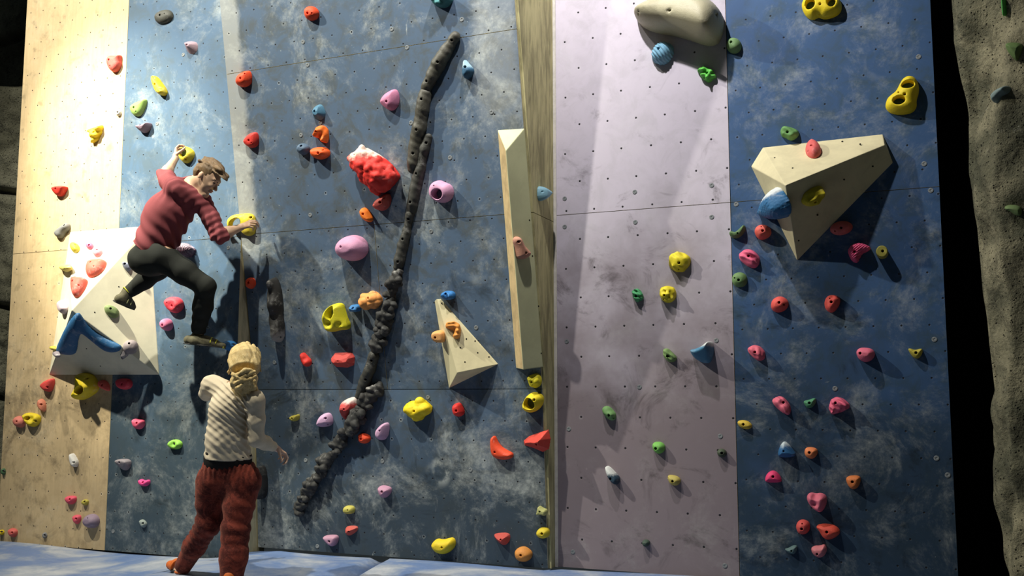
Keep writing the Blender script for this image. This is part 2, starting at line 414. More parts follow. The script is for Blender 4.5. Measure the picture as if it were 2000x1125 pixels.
o = link('wall_rock_right', np_mesh('rock', V.reshape(-1, 3), Q), M_rock); o['kind'] = 'structure'
ROCKV = V.copy()
# left: rough block wall with deep joints, and a dark recess above it
NX, NZ = 150, 330
xs = np.linspace(-10.4, -7.62, NX+1); zs = np.linspace(-.4, ZT, NZ+1)
Xg, Zg = np.meshgrid(xs, zs, indexing='ij')
Yg = np.full_like(Xg, .12)
Yg += -.05*snoise(Xg, 0*Xg, Zg, 5, 4)-.025*snoise(Xg, 0*Xg, Zg, 14, 5)-.012*snoise(Xg, 0*Xg, Zg, 40, 6)
for z in (.35, 1.25, 2.15, 3.32, 4.45, 5.4):
    Yg += .14*np.exp(-((Zg-z-.05*np.sin(Xg*4))/.035)**2)
for x in (-9.3, -8.28): Yg += .12*np.exp(-((Xg-x-.03*np.sin(Zg*5))/.03)**2)
Yg += np.clip((Zg-4.42)/.05, 0, 1)*.9
V = np.stack([Xg, Yg, Zg], -1).reshape(-1, 3)
ii, jj = np.meshgrid(np.arange(NX), np.arange(NZ), indexing='ij'); base = ii*(NZ+1)+jj
Q = np.stack([base, base+NZ+1, base+NZ+2, base+1], -1).reshape(-1, 4)
o = link('wall_rock_left', np_mesh('rockl', V, Q), M_rockL); o['kind'] = 'structure'
# ------------------------------------------------------------------ plywood volumes
M_vol = simple('birch_volume', (.68, .61, .38), .6, .25, .16, 6, .12)
M_volp = simple('pale_birch_volume', (.72, .68, .52), .6, .25, .12, 5, .12)
M_volo = simple('birch_edge', (.62, .46, .24), .65, .2, .3, 9)
M_hole = simple('bolt_hole_dark', (.012, .011, .010), .9, .05, 0)
me_h = None
def hole_mesh():
    global me_h
    if me_h is None:
        bm = bmesh.new(); n = 14
        a = [bm.verts.new((.0055*math.cos(6.283*i/n), .0055*math.sin(6.283*i/n), .0012)) for i in range(n)]
        b = [bm.verts.new((.0062*math.cos(6.283*i/n), .0062*math.sin(6.283*i/n), -.004)) for i in range(n)]
        bm.faces.new(a)
        for i in range(n): bm.faces.new((a[i], b[i], b[(i+1) % n], a[(i+1) % n]))
        me_h = bm_mesh('bolt_hole', bm); me_h.materials.append(M_hole)
    return me_h
def volume(name, verts, faces, label, mat, group, bev=.006, mats=None):
    bm = bmesh.new(); vs = [bm.verts.new(tuple(v)) for v in verts]
    for k, f in enumerate(faces):
        g = bm.faces.new([vs[i] for i in f]); g.material_index = (mats or {}).get(k, 0)
    bmesh.ops.triangulate(bm, faces=[f for f in bm.faces if len(f.verts) > 4])
    bmesh.ops.recalc_face_normals(bm, faces=bm.faces)
    ed = [e for e in bm.edges if len(e.link_faces) == 2 and e.calc_face_angle(0) > .15]
    bmesh.ops.bevel(bm, geom=ed, offset=bev, segments=2, affect='EDGES', profile=.6)
    me = bm_mesh(name, bm); o = link(name, me, mat, smooth=False)
    me.materials.append(M_volo)
    setp(o, label, 'climbing volume', group); return o
def holes_on(o, pl, pts):
    for p in pts:
        c = bpy.data.objects.new('bolt_hole', hole_mesh()); COL.objects.link(c)
        c.matrix_world = frame_mat(pl.hit(*p), pl); c.parent = o
VG = 'plywood volumes bolted to the wall'
def inwall(pts, d=.012): return [p+np.array([0, d, 0]) for p in pts]
# big volume at the left, under the climber's foot
a, b, c, d = [PL.hit(*p) for p in ((137, 453), (292, 441), (311, 732), (96, 732))]
ap = PW.hit(140, 606, LW+.50)
v1 = volume('climbing_volume', [a, b, c, d, ap]+inwall([a, b, c, d], .008),
            [(0, 4, 1), (1, 4, 2), (2, 4, 3), (3, 4, 0), (0, 1, 6, 5), (1, 2, 7, 6), (2, 3, 8, 7), (3, 0, 5, 8), (5, 6, 7, 8)],
            'large pale angular plywood volume under the climber with coloured holds on it', M_volp, VG)
V1F = plane3(a, ap, b); V1R = plane3(b, ap, c); V1B = plane3(c, ap, d); V1L = plane3(d, ap, a)
holes_on(v1, V1R, [(185, 610), (232, 560)]); holes_on(v1, V1B, [(169, 681), (196, 715)])
# tall box volume on the right edge of the overhang
tl, tr, br, bl = [PC.hit(*p) for p in ((972, 254), (1024, 251), (1060, 717), (1008, 719))]
def pc_out(px, py, h): return PC.hit(px, py, h)
rt = pc_out(988, 294, .15); rb = pc_out(1022, 722, .15)
nC = PC.n*.008
v3 = volume('climbing_volume', [tl, tr, br, bl, rt, rb, tl-nC, tr-nC, br-nC, bl-nC],
            [(0, 4, 1), (1, 4, 5, 2), (4, 0, 3, 5), (3, 2, 5), (0, 1, 7, 6), (1, 2, 8, 7), (2, 3, 9, 8), (3, 0, 6, 9), (6, 7, 8, 9)],
            'tall narrow pale green box volume at the right edge of the blue overhang', simple('pale_green_volume', (.56, .56, .33), .6, .25, .12, 6), VG, mats={2: 1})
V3F = plane3(rt, tr, br)
holes_on(v3, V3F, [(1034, 430), (1052, 598), (1057, 690), (1040, 500)])
# slim triangular volume
t1, t2, r_, l_ = [PC.hit(*p) for p in ((849, 588), (861, 584), (973, 711), (877, 758))]
a2 = PC.hit(893, 728, .17); at = PC.hit(853, 584, .045)
v2 = volume('climbing_volume', [t1, t2, r_, l_, a2, at]+[p-nC for p in (t1, t2, r_, l_)],
            [(5, 1, 2, 4), (0, 5, 4, 3), (4, 2, 3), (0, 1, 5), (0, 6, 7, 1), (1, 7, 8, 2), (2, 8, 9, 3), (3, 9, 6, 0), (6, 7, 8, 9)],
            'slim tapering triangular plywood volume with orange holds on the blue overhang', M_vol, VG, .003)
V2R = plane3(at, r_, a2); V2L = plane3(at, a2, l_); V2B = plane3(a2, r_, l_)
holes_on(v2, V2R, [(863, 592), (899, 679), (908, 707), (911, 662), (928, 666), (933, 689), (955, 697)])
# big volume on the right
a, b, c, d, e = [PW.hit(*p) for p in ((1490, 288), (1724, 262), (1744, 318), (1557, 509), (1467, 325))]
f = PW.hit(1534, 362, .42); g = PW.hit(1728, 283, .09)
v4 = volume('climbing_volume', [a, b, c, d, e, f, g]+inwall([a, b, c, d, e], .008),
            [(0, 1, 6, 5), (0, 5, 4), (6, 2, 3, 5), (4, 5, 3), (1, 2, 6), (0, 7, 8, 1), (1, 8, 9, 2), (2, 9, 10, 3), (3, 10, 11, 4), (4, 11, 7, 0), (7, 8, 9, 10, 11)],
            'broad wedge-shaped plywood volume jutting from the right blue wall', M_vol, VG)
V4T = plane3(a, f, b); V4M = plane3(f, c, d); V4L = plane3(e, f, d)
holes_on(v4, V4T, [(1513, 308), (1548, 328), (1680, 281), (1645, 276)]); holes_on(v4, V4M, [(1649, 351), (1705, 325), (1597, 420), (1560, 470)])
# ------------------------------------------------------------------ climbing holds
RED = (.62, .035, .025); ORED = (.80, .075, .022); ORG = (.80, .26, .045); PINK = (.72, .10, .19); CORAL = (.72, .11, .09)
YEL = (.74, .56, .02); YOL = (.42, .36, .06); GRN = (.13, .33, .10); LIME = (.24, .52, .07); DGRN = (.07, .15, .07)
BLU = (.025, .14, .34); SKY = (.16, .38, .55); TEAL = (.05, .17, .22); LIL = (.58, .32, .50); MAU = (.26, .19, .25); GRY = (.22, .22, .22)
BLK = (.028, .027, .026); BEI = (.42, .39, .26); BRN = (.42, .19, .13); WHT = (.62, .60, .56); CHARC = (.075, .075, .065)
MATS = {}
def hmat(c, **k):
    key = (c, str(sorted(k.items())))
    if key not in MATS: MATS[key] = plastic('plastic_%d' % len(MATS), c, **k)
    return MATS[key]
M_bolt = simple('bolt_steel', (.10, .10, .11), .45, .5, .3, 90, 0, metal=.7)
M_pit = simple('bolt_pit', (.02, .02, .02), .8, .1, 0)
def bolt_mesh():
    bm = bmesh.new(); n = 18; hx = 6
    R = [(.0088, -.004), (.0088, .003), (.0076, .0045)]
    rr = [[bm.verts.new((r*math.cos(6.283*i/n), r*math.sin(6.283*i/n), z)) for i in range(n)] for r, z in R]
    for a, b in zip(rr, rr[1:]):
        for i in range(n): bm.faces.new((a[i], a[(i+1) % n], b[(i+1) % n], b[i]))
    q = [bm.verts.new((.0046*math.cos(6.283*i/n), .0046*math.sin(6.283*i/n), .0045)) for i in range(n)]
    k = [bm.verts.new((.0042*math.cos(6.283*i/n), .0042*math.sin(6.283*i/n), .0005)) for i in range(n)]
    for i in range(n):
        bm.faces.new((rr[2][i], rr[2][(i+1) % n], q[(i+1) % n], q[i]))
        f = bm.faces.new((q[i], q[(i+1) % n], k[(i+1) % n], k[i])); f.material_index = 1
    f = bm.faces.new(k); f.material_index = 1
    me = bm_mesh('bolt', bm); me.materials.append(M_bolt); me.materials.append(M_pit); return me
me_bolt = bolt_mesh()
def poly_sd(U, V, P):
    P = np.array(P); n = len(P); d = np.full(U.shape, 1e9); s = np.ones(U.shape)
    for i in range(n):
        a, b = P[i], P[i-1]; e = b-a; wx, wy = U-a[0], V-a[1]
        t = np.clip((wx*e[0]+wy*e[1])/max(e@e, 1e-12), 0, 1)
        dx, dy = wx-e[0]*t, wy-e[1]*t; d = np.minimum(d, dx*dx+dy*dy)
        c1 = V >= a[1]; c2 = V < b[1]; c3 = e[0]*wy > e[1]*wx
        flip = (c1 & c2 & c3) | (~c1 & ~c2 & ~c3); s = np.where(flip, -s, s)
    return s*np.sqrt(d)
def chaikin(P, k=2):
    for _ in range(k):
        Q = []
        for i in range(len(P)):
            a, b = np.array(P[i]), np.array(P[(i+1) % len(P)]); Q += [a*.75+b*.25, a*.25+b*.75]
        P = Q
    return P
def oval(cx, cy, w, h, rot=0, n=12, p=2.0, jit=0, seed=0):
    r = random.Random(seed+int(cx*7+cy)); L = []
    for i in range(n):
        a = 2*math.pi*i/n; c, s = math.cos(a), math.sin(a)
        x = w/2*abs(c)**(2/p)*(1 if c > 0 else -1); y = h/2*abs(s)**(2/p)*(1 if s > 0 else -1)
        k = 1+jit*(r.random()-.5)*2; x *= k; y *= k; q = math.radians(rot)
        L.append((cx+x*math.cos(q)+y*math.sin(q), cy-x*math.sin(q)+y*math.cos(q)))
    return L
NH = 0
def hold(pl, out, H, col, label, kind='dome', bolts=(), rings=(), tilt=(0, 0), p=2.0, bump=(0, 0), lump=None, cuts=(),
         ridge=None, mat=None, group=None, name='climbing_hold', cat='climbing hold', r=.6, sharp=False, pit=None, planes=(), parent=None, dip=()):
    """out: outline as seen, H: how far it stands out (m), rings: big openings (x, y, w, h, rot) through to the wall"""
    global NH; NH += 1; sd = NH
    pts = [pl.hit(x, y, H*.35) for x, y in out]
    o3 = sum(pts)/len(pts); o3 = o3-pl.n*np.dot(o3-pl.p, pl.n)
    P = [pl.loc(q, o3) for q in pts]
    if not sharp: P = chaikin(P, 2)
    P = np.array(P); lo = P.min(0); hi = P.max(0); size = max(hi-lo)
    h = max(size/44, .0021)
    org = (lo[0]-3*h, lo[1]-3*h, -2.5*h)
    nn = [int((hi[0]-lo[0])/h)+7, int((hi[1]-lo[1])/h)+7, int(H*1.35/h)+8]
    gx, gy, gz = [np.arange(n)*h+org[i] for i, n in enumerate(nn)]
    U2, V2 = np.meshgrid(gx, gy, indexing='ij')
    sdp = poly_sd(U2, V2, P); R = max(-sdp.min(), 1e-4)*(1.0 if kind != 'flat' else .5)*r/.6*.85
    U = U2[:, :, None]; V = V2[:, :, None]; W = gz[None, None, :]
    cu, cv = (lo+hi)/2; hu, hv = (hi-lo)/2
    Hf = H*(1+tilt[0]*(U-cu)/hu+tilt[1]*(V-cv)/hv)
    for (x, y, rad, dep) in dip:                          # finger scoops
        q = pl.loc(pl.hit(x, y, H*.7), o3); rr = rad/240.
        Hf = Hf*(1-dep*np.exp(-((U-q[0])**2+(V-q[1])**2)/rr**2))
    Hf = np.maximum(Hf, H*.12)
    s = -sdp[:, :, None]/R
    if bump[0]:
        nz = snoise(U+sd, V, W, 6.283/(size*bump[1]), sd % 6)
        Hf = Hf*(1+bump[0]*nz); s = s+bump[0]*.3*nz
    if kind == 'facet':
        th = .55
        g = np.maximum(sdp[:, :, None]*math.cos(th)+W*math.sin(th), (W-Hf)*.9)
        rg = random.Random(sd*13)
        for k in range(7):
            a = rg.random()*6.283; tz = .5+rg.random()*.6
            nx, ny, nz_ = math.cos(a)*math.cos(tz), math.sin(a)*math.cos(tz), math.sin(tz)
            off = abs(nx)*hu*.62+abs(ny)*hv*.62+nz_*H*.62
            g = np.maximum(g, nx*(U-cu)+ny*(V-cv)+nz_*W-off)
    else:
        A = np.clip(1-s, 0, None); g = (A**p+(np.clip(W, 0, None)/Hf)**p)**(1/p)-1
        g = g*min(R, H)
    if lump:
        rg = np.random.RandomState(sd); n = lump[0]; L = []
        while len(L) < n:
            q = lo+(hi-lo)*rg.rand(2); k = poly_sd(np.array([[q[0]]]), np.array([[q[1]]]), P)[0, 0]
            if k < -size*.06: L.append((q[0], q[1], H*min(1, (-k/R))**.5*(.75+.2*rg.rand())))
        cell = size/math.sqrt(n)*.62; d = worley(U, V, W, L); g = g+lump[1]*(np.clip(d/cell, 0, 1.35)**2-.55)
    if ridge:
        ph = (U*math.cos(ridge[1])+V*math.sin(ridge[1]))*6.283/ridge[0]+snoise(U, V, W, 40, 2)*1.2
        g = g+ridge[2]*np.sin(ph)
    for (x, y, w_, h_, rot) in rings:
        q = pl.loc(pl.hit(x, y, H*.5), o3); a = math.radians(rot)
        sx = w_/2/225.; sy = h_/2/245.
        du, dv = U-q[0], V-q[1]; du, dv = du*math.cos(a)+dv*math.sin(a), -du*math.sin(a)+dv*math.cos(a)
        e = (1-np.sqrt((du/sx)**2+(dv/sy)**2))*min(sx, sy)
        k = .006; g = np.maximum(g, e)+np.clip(k-abs(g-e), 0, None)**2/(4*k)
    B = []
    for b in bolts:
        x, y = b[0], b[1]; br = b[2] if len(b) > 2 else 1
        q = pl.loc(pl.hit(x, y, H*.8), o3); rad = .0095*br
        wl = max(.006, H*.35) if br >= .8 else H*.4
        d = np.sqrt((U-q[0])**2+(V-q[1])**2)
        g = np.maximum(g, np.minimum(rad-d, W-wl)); g = np.maximum(g, -(d-rad*1.0-np.clip(W-Hf*.86, -.1, None)*.8) if False else g)
        if br >= .8: B.append((q, wl))
    g = np.maximum(g, -W-.003)
    G = np.broadcast_to(g, nn) if g.shape != tuple(nn) else g
    Vv, Q = nets(np.ascontiguousarray(G, np.float32), org, h)
    me = np_mesh(name, Vv, Q)
    o = link(name, me, mat or hmat(col)); o.matrix_world = frame_mat(o3, pl)
    if sharp or kind == 'facet':
        me.polygons.foreach_set('use_smooth', np.zeros(len(me.polygons), bool))
        md = o.modifiers.new('soft', 'WEIGHTED_NORMAL') if False else None
    if not parent: setp(o, label, cat, group or 'climbing holds bolted to the wall')
    else: o.parent = parent
    for (q, wl) in B:
        c = bpy.data.objects.new('bolt', me_bolt); COL.objects.link(c); c.parent = o
        c.location = (q[0], q[1], wl+.003)
        c.scale = (.95, .95, 1)
    return o
def HH(pl, out, H, col, label, *b, **k):
    g = k.pop('group', None)
    names = {RED: 'red', ORED: 'orange-red', ORG: 'orange', PINK: 'pink', CORAL: 'coral', YEL: 'yellow', YOL: 'dull yellow', GRN: 'green', LIME: 'bright green', DGRN: 'dark green', BLU: 'blue', SKY: 'light blue', TEAL: 'teal', LIL: 'lilac', MAU: 'mauve', GRY: 'grey', BLK: 'black', BEI: 'beige', BRN: 'brown', WHT: 'white', CHARC: 'charcoal'}
    return hold(pl, out, H, col, label, bolts=b, group=g or names[col]+' climbing holds', **k)

# ---- left walls
HH(PL, oval(319, 32, 37, 26, 22, 12, 2.3), .045, CHARC, 'dark grey oval pebble hold at the top of the left blue wall', (313, 30), (322, 27, .5))
HH(PL, [(356, 80), (372, 78), (383, 82), (382, 98), (372, 106), (361, 99)], .075, MAU, 'dusty mauve wedge hold below the dark grey oval pebble', (366, 88), mat=hmat((.36, .25, .30), chalk=.6), kind='facet')
HH(PL, [(209, 118), (214, 108), (226, 109), (236, 106), (234, 117), (236, 126), (228, 139), (219, 141), (211, 131)], .06, CORAL, 'salmon red notched hold, highest one on the plywood wall', (214, 117), (216, 129, .6), p=2.6)
HH(PL, [(297, 154), (301, 146), (309, 153), (315, 162), (321, 170), (325, 181), (318, 187), (308, 184), (301, 170)], .07, YEL, 'chalky yellow slanting hold above the green teardrop', (304, 165), mat=hmat(YEL, chalk=.7), p=2.4)
HH(PL, [(286, 191), (284, 205), (277, 222), (268, 228), (258, 224), (253, 213), (256, 204), (270, 197)], .05, LIME, 'pale green teardrop hold at the plywood joint', (262, 210), (266, 218, .6), mat=hmat((.25, .40, .10)))
HH(PL, [(266, 247), (276, 243), (284, 243), (294, 238), (292, 250), (282, 260), (273, 257)], .07, MAU, 'dark mauve scooped hold under the green teardrop', (275, 244), tilt=(0, .3))
HH(PL, oval(231, 220, 11, 16, 20, 8, jit=.2), .03, WHT, 'tiny whitish chalked hold on the plywood beside the green teardrop', (230, 219))
HH(PL, [(172, 263), (178, 251), (189, 247), (199, 242), (198, 256), (193, 266), (186, 276), (178, 280), (178, 270)], .06, YEL, 'crinkled yellow hold on the bright plywood', (183, 258), bump=(.3, .35))
HH(PL, [(104, 368), (110, 364), (131, 363), (128, 372), (121, 382), (113, 384), (107, 378)], .06, RED, 'red triangular hold alone on the plywood near its left edge', (111, 369), tilt=(0, .3), p=3)
HH(PL, [(106, 453), (112, 446), (119, 441), (131, 434), (136, 440), (134, 449), (126, 453), (122, 463), (114, 466), (107, 460)], .05, GRY, 'grey bean-shaped hold on the plywood above the pale volume', (125, 440), mat=hmat((.20, .20, .20), chalk=.3))
HH(PL, [(320, 591), (325, 582), (334, 579), (347, 580), (356, 590), (355, 603), (343, 612), (333, 610), (325, 603)], .075, RED, "round rose red hold between the climber's legs", (335, 597), (327, 592, .5), mat=hmat((.68, .05, .08)), dip=[(335, 597, 10, .25)])
HH(PL, oval(324, 634, 22, 26, 10, 10), .07, PINK, 'small pink knob below the round rose red hold', (319, 635), mat=hmat((.60, .16, .30)))
HH(PL, [(226, 745), (232, 739), (250, 739), (257, 746), (255, 757), (244, 762), (230, 758)], .05, RED, 'rose red hold just below the bottom right of the pale volume', (239, 750), (248, 744, .5), mat=hmat((.66, .05, .08)), p=2.6)
HH(PL, [(192, 745), (199, 741), (209, 746), (213, 757), (212, 765), (201, 761), (193, 756)], .05, CORAL, 'coral hold in the shade between the yellow loop and the rose red hold', (200, 752))
HH(PL, [(152, 733), (160, 727), (172, 729), (181, 738), (187, 752), (185, 764), (172, 774), (156, 782), (146, 780), (145, 768), (153, 756)], .13, YEL, 'yellow loop jug hanging under the pale volume', (166, 740), rings=[(163, 762, 24, 15, 25)], p=2.4)
HH(PL, [(79, 754), (85, 746), (94, 741), (104, 738), (104, 751), (98, 766), (87, 764)], .06, RED, 'red wedge hold under the lower left corner of the pale volume', (93, 756), mat=hmat((.66, .07, .06)), p=2.6)
HH(PL, [(73, 788), (78, 777), (86, 783), (88, 795), (86, 806), (77, 800)], .05, CORAL, 'small salmon hold below the red wedge on the plywood', (80, 790), mat=hmat((.66, .22, .13)))
HH(PL, oval(37, 824, 22, 24, 0, 10, jit=.1), .055, CORAL, 'salmon round hold left of the small yellow loop', (34, 823), mat=hmat((.64, .20, .15)))
HH(PL, [(44, 812), (51, 805), (64, 807), (77, 812), (75, 826), (63, 836), (52, 829)], .075, YEL, 'small yellow loop hold on the lower plywood', (66, 822), rings=[(56, 817, 10, 9, 20)], dip=[(60, 818, 9, .5)])
HH(PL, [(257, 820), (264, 817), (271, 819), (281, 820), (281, 831), (272, 840), (261, 836)], .05, PINK, 'pink hold below the rose red one on the left blue wall', (268, 826))
HH(PL, oval(341, 868, 27, 20, 0, 12), .05, LIME, 'bright green ring-shaped hold left of the woman', (338, 867, 1.2), dip=[(338, 867, 8, .5)])
HH(PL, [(227, 900), (233, 896), (253, 897), (254, 909), (245, 921), (234, 914)], .055, MAU, 'grey-mauve wedge hold on the lower left blue wall', (236, 903), tilt=(0, .4), mat=hmat((.24, .21, .23)), p=3)
HH(PL, [(136, 889), (141, 884), (147, 893), (152, 903), (148, 914), (140, 909)], .05, WHT, 'thin chalk-white hold on the lower plywood', (144, 903), p=2.5)
HH(PL, [(270, 938), (276, 935), (281, 939), (291, 936), (292, 945), (283, 951), (273, 948)], .04, PINK, 'small hot pink hold low on the left blue wall', (279, 942), mat=hmat((.72, .06, .24)))
HH(PL, [(127, 971), (134, 968), (148, 969), (147, 980), (138, 987), (129, 981)], .045, RED, 'rose red heart-like hold on the lower plywood', (137, 975), mat=hmat((.66, .08, .13)))
HH(PL, oval(166, 981, 13, 13, 30, 8, jit=.15), .035, YOL, 'tiny mustard hold right of the rose heart-like hold', (165, 980))
HH(PL, [(141, 1008), (149, 1005), (157, 1007), (156, 1018), (150, 1025), (144, 1020)], .04, RED, 'small rose hold left of the mauve dome', (149, 1013), mat=hmat((.66, .09, .13)))
HH(PL, oval(177, 1018, 28, 29, 0, 12), .075, MAU, 'smooth mauve dome low on the plywood', (172, 1012, .6))
HH(PL, [(16, 1034), (23, 1031), (32, 1035), (32, 1044), (26, 1051), (18, 1046)], .045, RED, 'coral hold nearest the lower left corner of the plywood', (24, 1040), mat=hmat((.66, .13, .11)))
HH(PL, oval(2, 1040, 9, 11, 0, 8), .04, YEL, 'yellow hold cut off by the left edge of the view', (1, 1039))
HH(PL, oval(87, 1046, 9, 13, 0, 8, jit=.1), .025, GRY, 'tiny grey foothold just above the mat on the plywood', (87, 1045))
HH(PL, [(271, 1016), (279, 1014), (286, 1021), (285, 1028), (279, 1032), (274, 1026)], .03, GRY, 'tiny grey-green foothold low on the left blue wall', (279, 1022), mat=hmat((.25, .29, .27)))
HH(PL, oval(6, 921, 8, 14, 0, 8), .03, DGRN, 'tiny dark hold at the far left of the plywood', (6, 920))
HH(PL, [(346, 481), (352, 475), (361, 474), (372, 481), (379, 487), (373, 499), (363, 503), (352, 497)], .10, LIL, "chalked lilac hold with dark ribs beside the climber's hip", (362, 487, .6), ridge=(.014, .2, .0025), mat=plastic('ribbed_lilac', (.10, .06, .09), chalk=.3, two=(.012, .05, .012, (.62, .50, .60))))
HH(PL, [(437, 668), (447, 664), (458, 668), (459, 679), (452, 686), (440, 684)], .10, BLU, "small blue foothold under the climber's yellow-trimmed shoe", (451, 672))
# the two yellow rings in the climber's hands
HH(PL, [(344, 291), (347, 285), (358, 284), (370, 288), (378, 296), (377, 306), (368, 317), (359, 319), (351, 311), (345, 302)], .06, YEL, "yellow ring hold in the climber's raised left hand", (362, 311, .6), rings=[(359, 299, 22, 18, -20)], mat=hmat((.58, .47, .03)), p=2.2)
HH(PC, [(443, 437), (445, 426), (455, 419), (468, 418), (482, 416), (494, 419), (498, 430), (497, 446), (496, 457), (486, 462), (476, 459), (470, 450), (455, 450), (446, 446)], .06, YEL, "big yellow ring hold in the climber's right hand", (488, 425), rings=[(462, 436, 27, 19, 15)], mat=hmat((.66, .52, .03)), p=2.4)

# ---- on the pale volume
HH(V1F, oval(146, 483, 18, 18, 0, 10, jit=.08), .05, YEL, 'chalked yellow hold at the top of the pale volume', (147, 478, .6), mat=hmat((.62, .52, .06), chalk=.6))
HH(V1F, oval(174, 479, 15, 15, 0, 8, jit=.1), .04, PINK, 'small pink knob at the top of the pale volume', (174, 479), mat=hmat((.66, .18, .33)))
HH(V1F, [(179, 492), (184, 486), (194, 484), (200, 489), (195, 498), (185, 501)], .045, LIL, 'pale pink slotted hold right of the small pink knob', (190, 488), mat=hmat((.66, .34, .42), chalk=.6))
HH(V1F, [(166, 531), (167, 520), (173, 510), (187, 505), (207, 506), (203, 520), (194, 531), (182, 538), (170, 539)], .07, CORAL, 'large salmon red leaf-shaped hold on the pale volume', (178, 513, .8), (184, 521, .6), mat=hmat((.70, .13, .09), chalk=.45))
HH(V1F, [(137, 553), (139, 545), (148, 540), (160, 541), (170, 544), (165, 558), (157, 571), (149, 579), (141, 577), (138, 566)], .07, CORAL, 'chalk-smeared red hold below the large salmon leaf-shaped one', (142, 550), (153, 557, .6), mat=hmat((.68, .11, .08), chalk=.75))
HH(V1L, [(119, 523), (124, 517), (135, 515), (137, 524), (132, 532), (124, 530)], .06, YEL, 'chalked yellow hold on the shaded left flank of the pale volume', (125, 523, .6), mat=hmat((.60, .52, .12), chalk=.6))
HH(V1L, [(117, 590), (122, 583), (128, 590), (129, 603), (124, 616), (118, 610)], .06, LIL, 'slim pale mauve hold on the left flank of the pale volume', mat=hmat((.50, .40, .45)))
HH(V1R, [(237, 511), (247, 512), (259, 516), (257, 525), (251, 531), (243, 524)], .05, MAU, 'blue-grey slotted hold at the top right of the pale volume', (244, 515), mat=hmat((.20, .22, .30), chalk=.5))
HH(V1R, [(203, 600), (208, 595), (220, 596), (232, 604), (234, 615), (227, 622), (214, 618), (206, 610)], .05, GRN, "sage green pebble hold on the pale volume under the climber's raised foot", (216, 603), mat=hmat((.17, .23, .09)))
HH(V1R, oval(256, 677, 32, 29, 0, 12), .085, MAU, 'round mauve-grey knob on the lower edge of the pale volume', (252, 671), mat=hmat((.25, .21, .22)))
HH(V1B, [(236, 690), (241, 684), (248, 690), (250, 696), (243, 699), (238, 696)], .05, GRY, 'small chalky grey hold tucked under the mauve-grey knob', mat=hmat((.30, .27, .28), chalk=.8), bump=(.3, .5))
HH(V1B, [(150, 611), (157, 616), (167, 634), (187, 652), (212, 666), (235, 676), (238, 682), (230, 689), (213, 689), (197, 680), (178, 664), (158, 648), (151, 670), (149, 692), (137, 695), (113, 690), (107, 682), (115, 664), (125, 642), (140, 619)], .06, BLU, 'big blue arch-shaped hold spanning the underside of the pale volume', mat=plastic('blue_macro', (.022, .11, .26), chalk=.3), r=.7, group='large macro holds')
HH(V1L, oval(104, 680, 7, 10, 0, 8), .04, YEL, 'tiny yellow hold peeking out at the left of the blue arch', mat=hmat((.6, .5, .05)))
HH(V1L, [(106, 690), (111, 684), (115, 692), (113, 700), (108, 697)], .04, MAU, 'tiny chalky hold at the lower left end of the blue arch', mat=hmat((.25, .22, .25), chalk=.9))

# ---- centre overhang
HH(PC, [(593, 20), (601, 11), (613, 12), (622, 23), (619, 36), (606, 41), (596, 36)], .06, ORED, 'orange-red round hold at the very top of the centre wall', (602, 26), (610, 26, .6))
HH(PC, [(842, -8), (882, -8), (882, 1), (870, 15), (852, 14), (842, 2)], .09, TEAL, 'speckled teal hold cut off by the top of the view', bump=(.12, .3), mat=hmat((.04, .17, .18), chalk=.4))
HH(PC, [(460, 155), (466, 144), (476, 139), (486, 137), (490, 150), (488, 164), (475, 171), (462, 167)], .065, ORED, 'orange-red egg-shaped hold beside the panel joint', (471, 153), (478, 144, .6))
HH(PC, [(475, 275), (485, 262), (500, 256), (504, 270), (502, 285), (490, 290), (479, 283)], .055, RED, 'scarlet hold beside the panel joint, next below the egg-shaped one', (487, 274), (492, 279, .5), p=2.6)
HH(PC, [(906, 114), (912, 121), (919, 129), (924, 136), (922, 145), (912, 156), (904, 150), (903, 138)], .075, BLU, 'dark blue claw hold with chalky tip right of the black branch', (909, 131), mat=plastic('blue_claw', (.03, .10, .18), two=(.012, .04, .01, (.30, .45, .52))))
HH(PC, [(769, 173), (775, 177), (778, 190), (776, 207), (763, 218), (750, 210), (740, 200), (748, 185), (760, 177)], .07, LIL, 'rose mauve pear-shaped hold left of the black branch', (756, 198), mat=hmat((.55, .20, .33), chalk=.15))
HH(PC, [(607, 214), (614, 206), (625, 202), (632, 213), (634, 226), (624, 236), (612, 232), (608, 225)], .06, TEAL, 'steel blue notched hold above the orange blob', (615, 217), mat=hmat((.06, .17, .27)), kind='facet')
HH(PC, [(611, 257), (619, 247), (629, 243), (638, 252), (639, 263), (638, 279), (630, 279), (622, 270), (613, 268)], .08, ORED, 'bright orange dripping hold under the steel blue notched hold', (618, 257), mat=hmat((.86, .17, .02)), dip=[(625, 262, 6, .4)], bump=(.15, .4))
HH(PC, [(579, 290), (583, 281), (592, 279), (603, 286), (602, 297), (591, 304), (581, 298)], .06, TEAL, 'navy grey round hold left of the two orange ones', (588, 285), mat=hmat((.08, .13, .20)))
HH(PC, [(606, 294), (612, 288), (629, 286), (641, 292), (642, 304), (626, 313), (610, 308)], .08, ORED, 'orange-red oval hold right of the navy grey hold', (623, 299), (630, 293, .6), mat=hmat((.84, .12, .02)))
big = HH(PC, [(674, 303), (682, 298), (692, 292), (707, 277), (720, 284), (742, 296), (762, 312), (778, 332), (784, 345), (773, 362), (762, 374), (745, 384), (733, 386), (715, 372), (696, 350), (681, 326)], .20, RED, 'huge knobbly red hold smeared with chalk in the centre of the blue wall', (686, 302, .8), lump=(130, .026), p=2.2, r=.8,
         mat=plastic('chalked_red', (.66, .028, .02), chalk=.25, two=(.105, .22, .03, (.80, .62, .52)), sc=9), group='large macro holds', tilt=(0, .15))
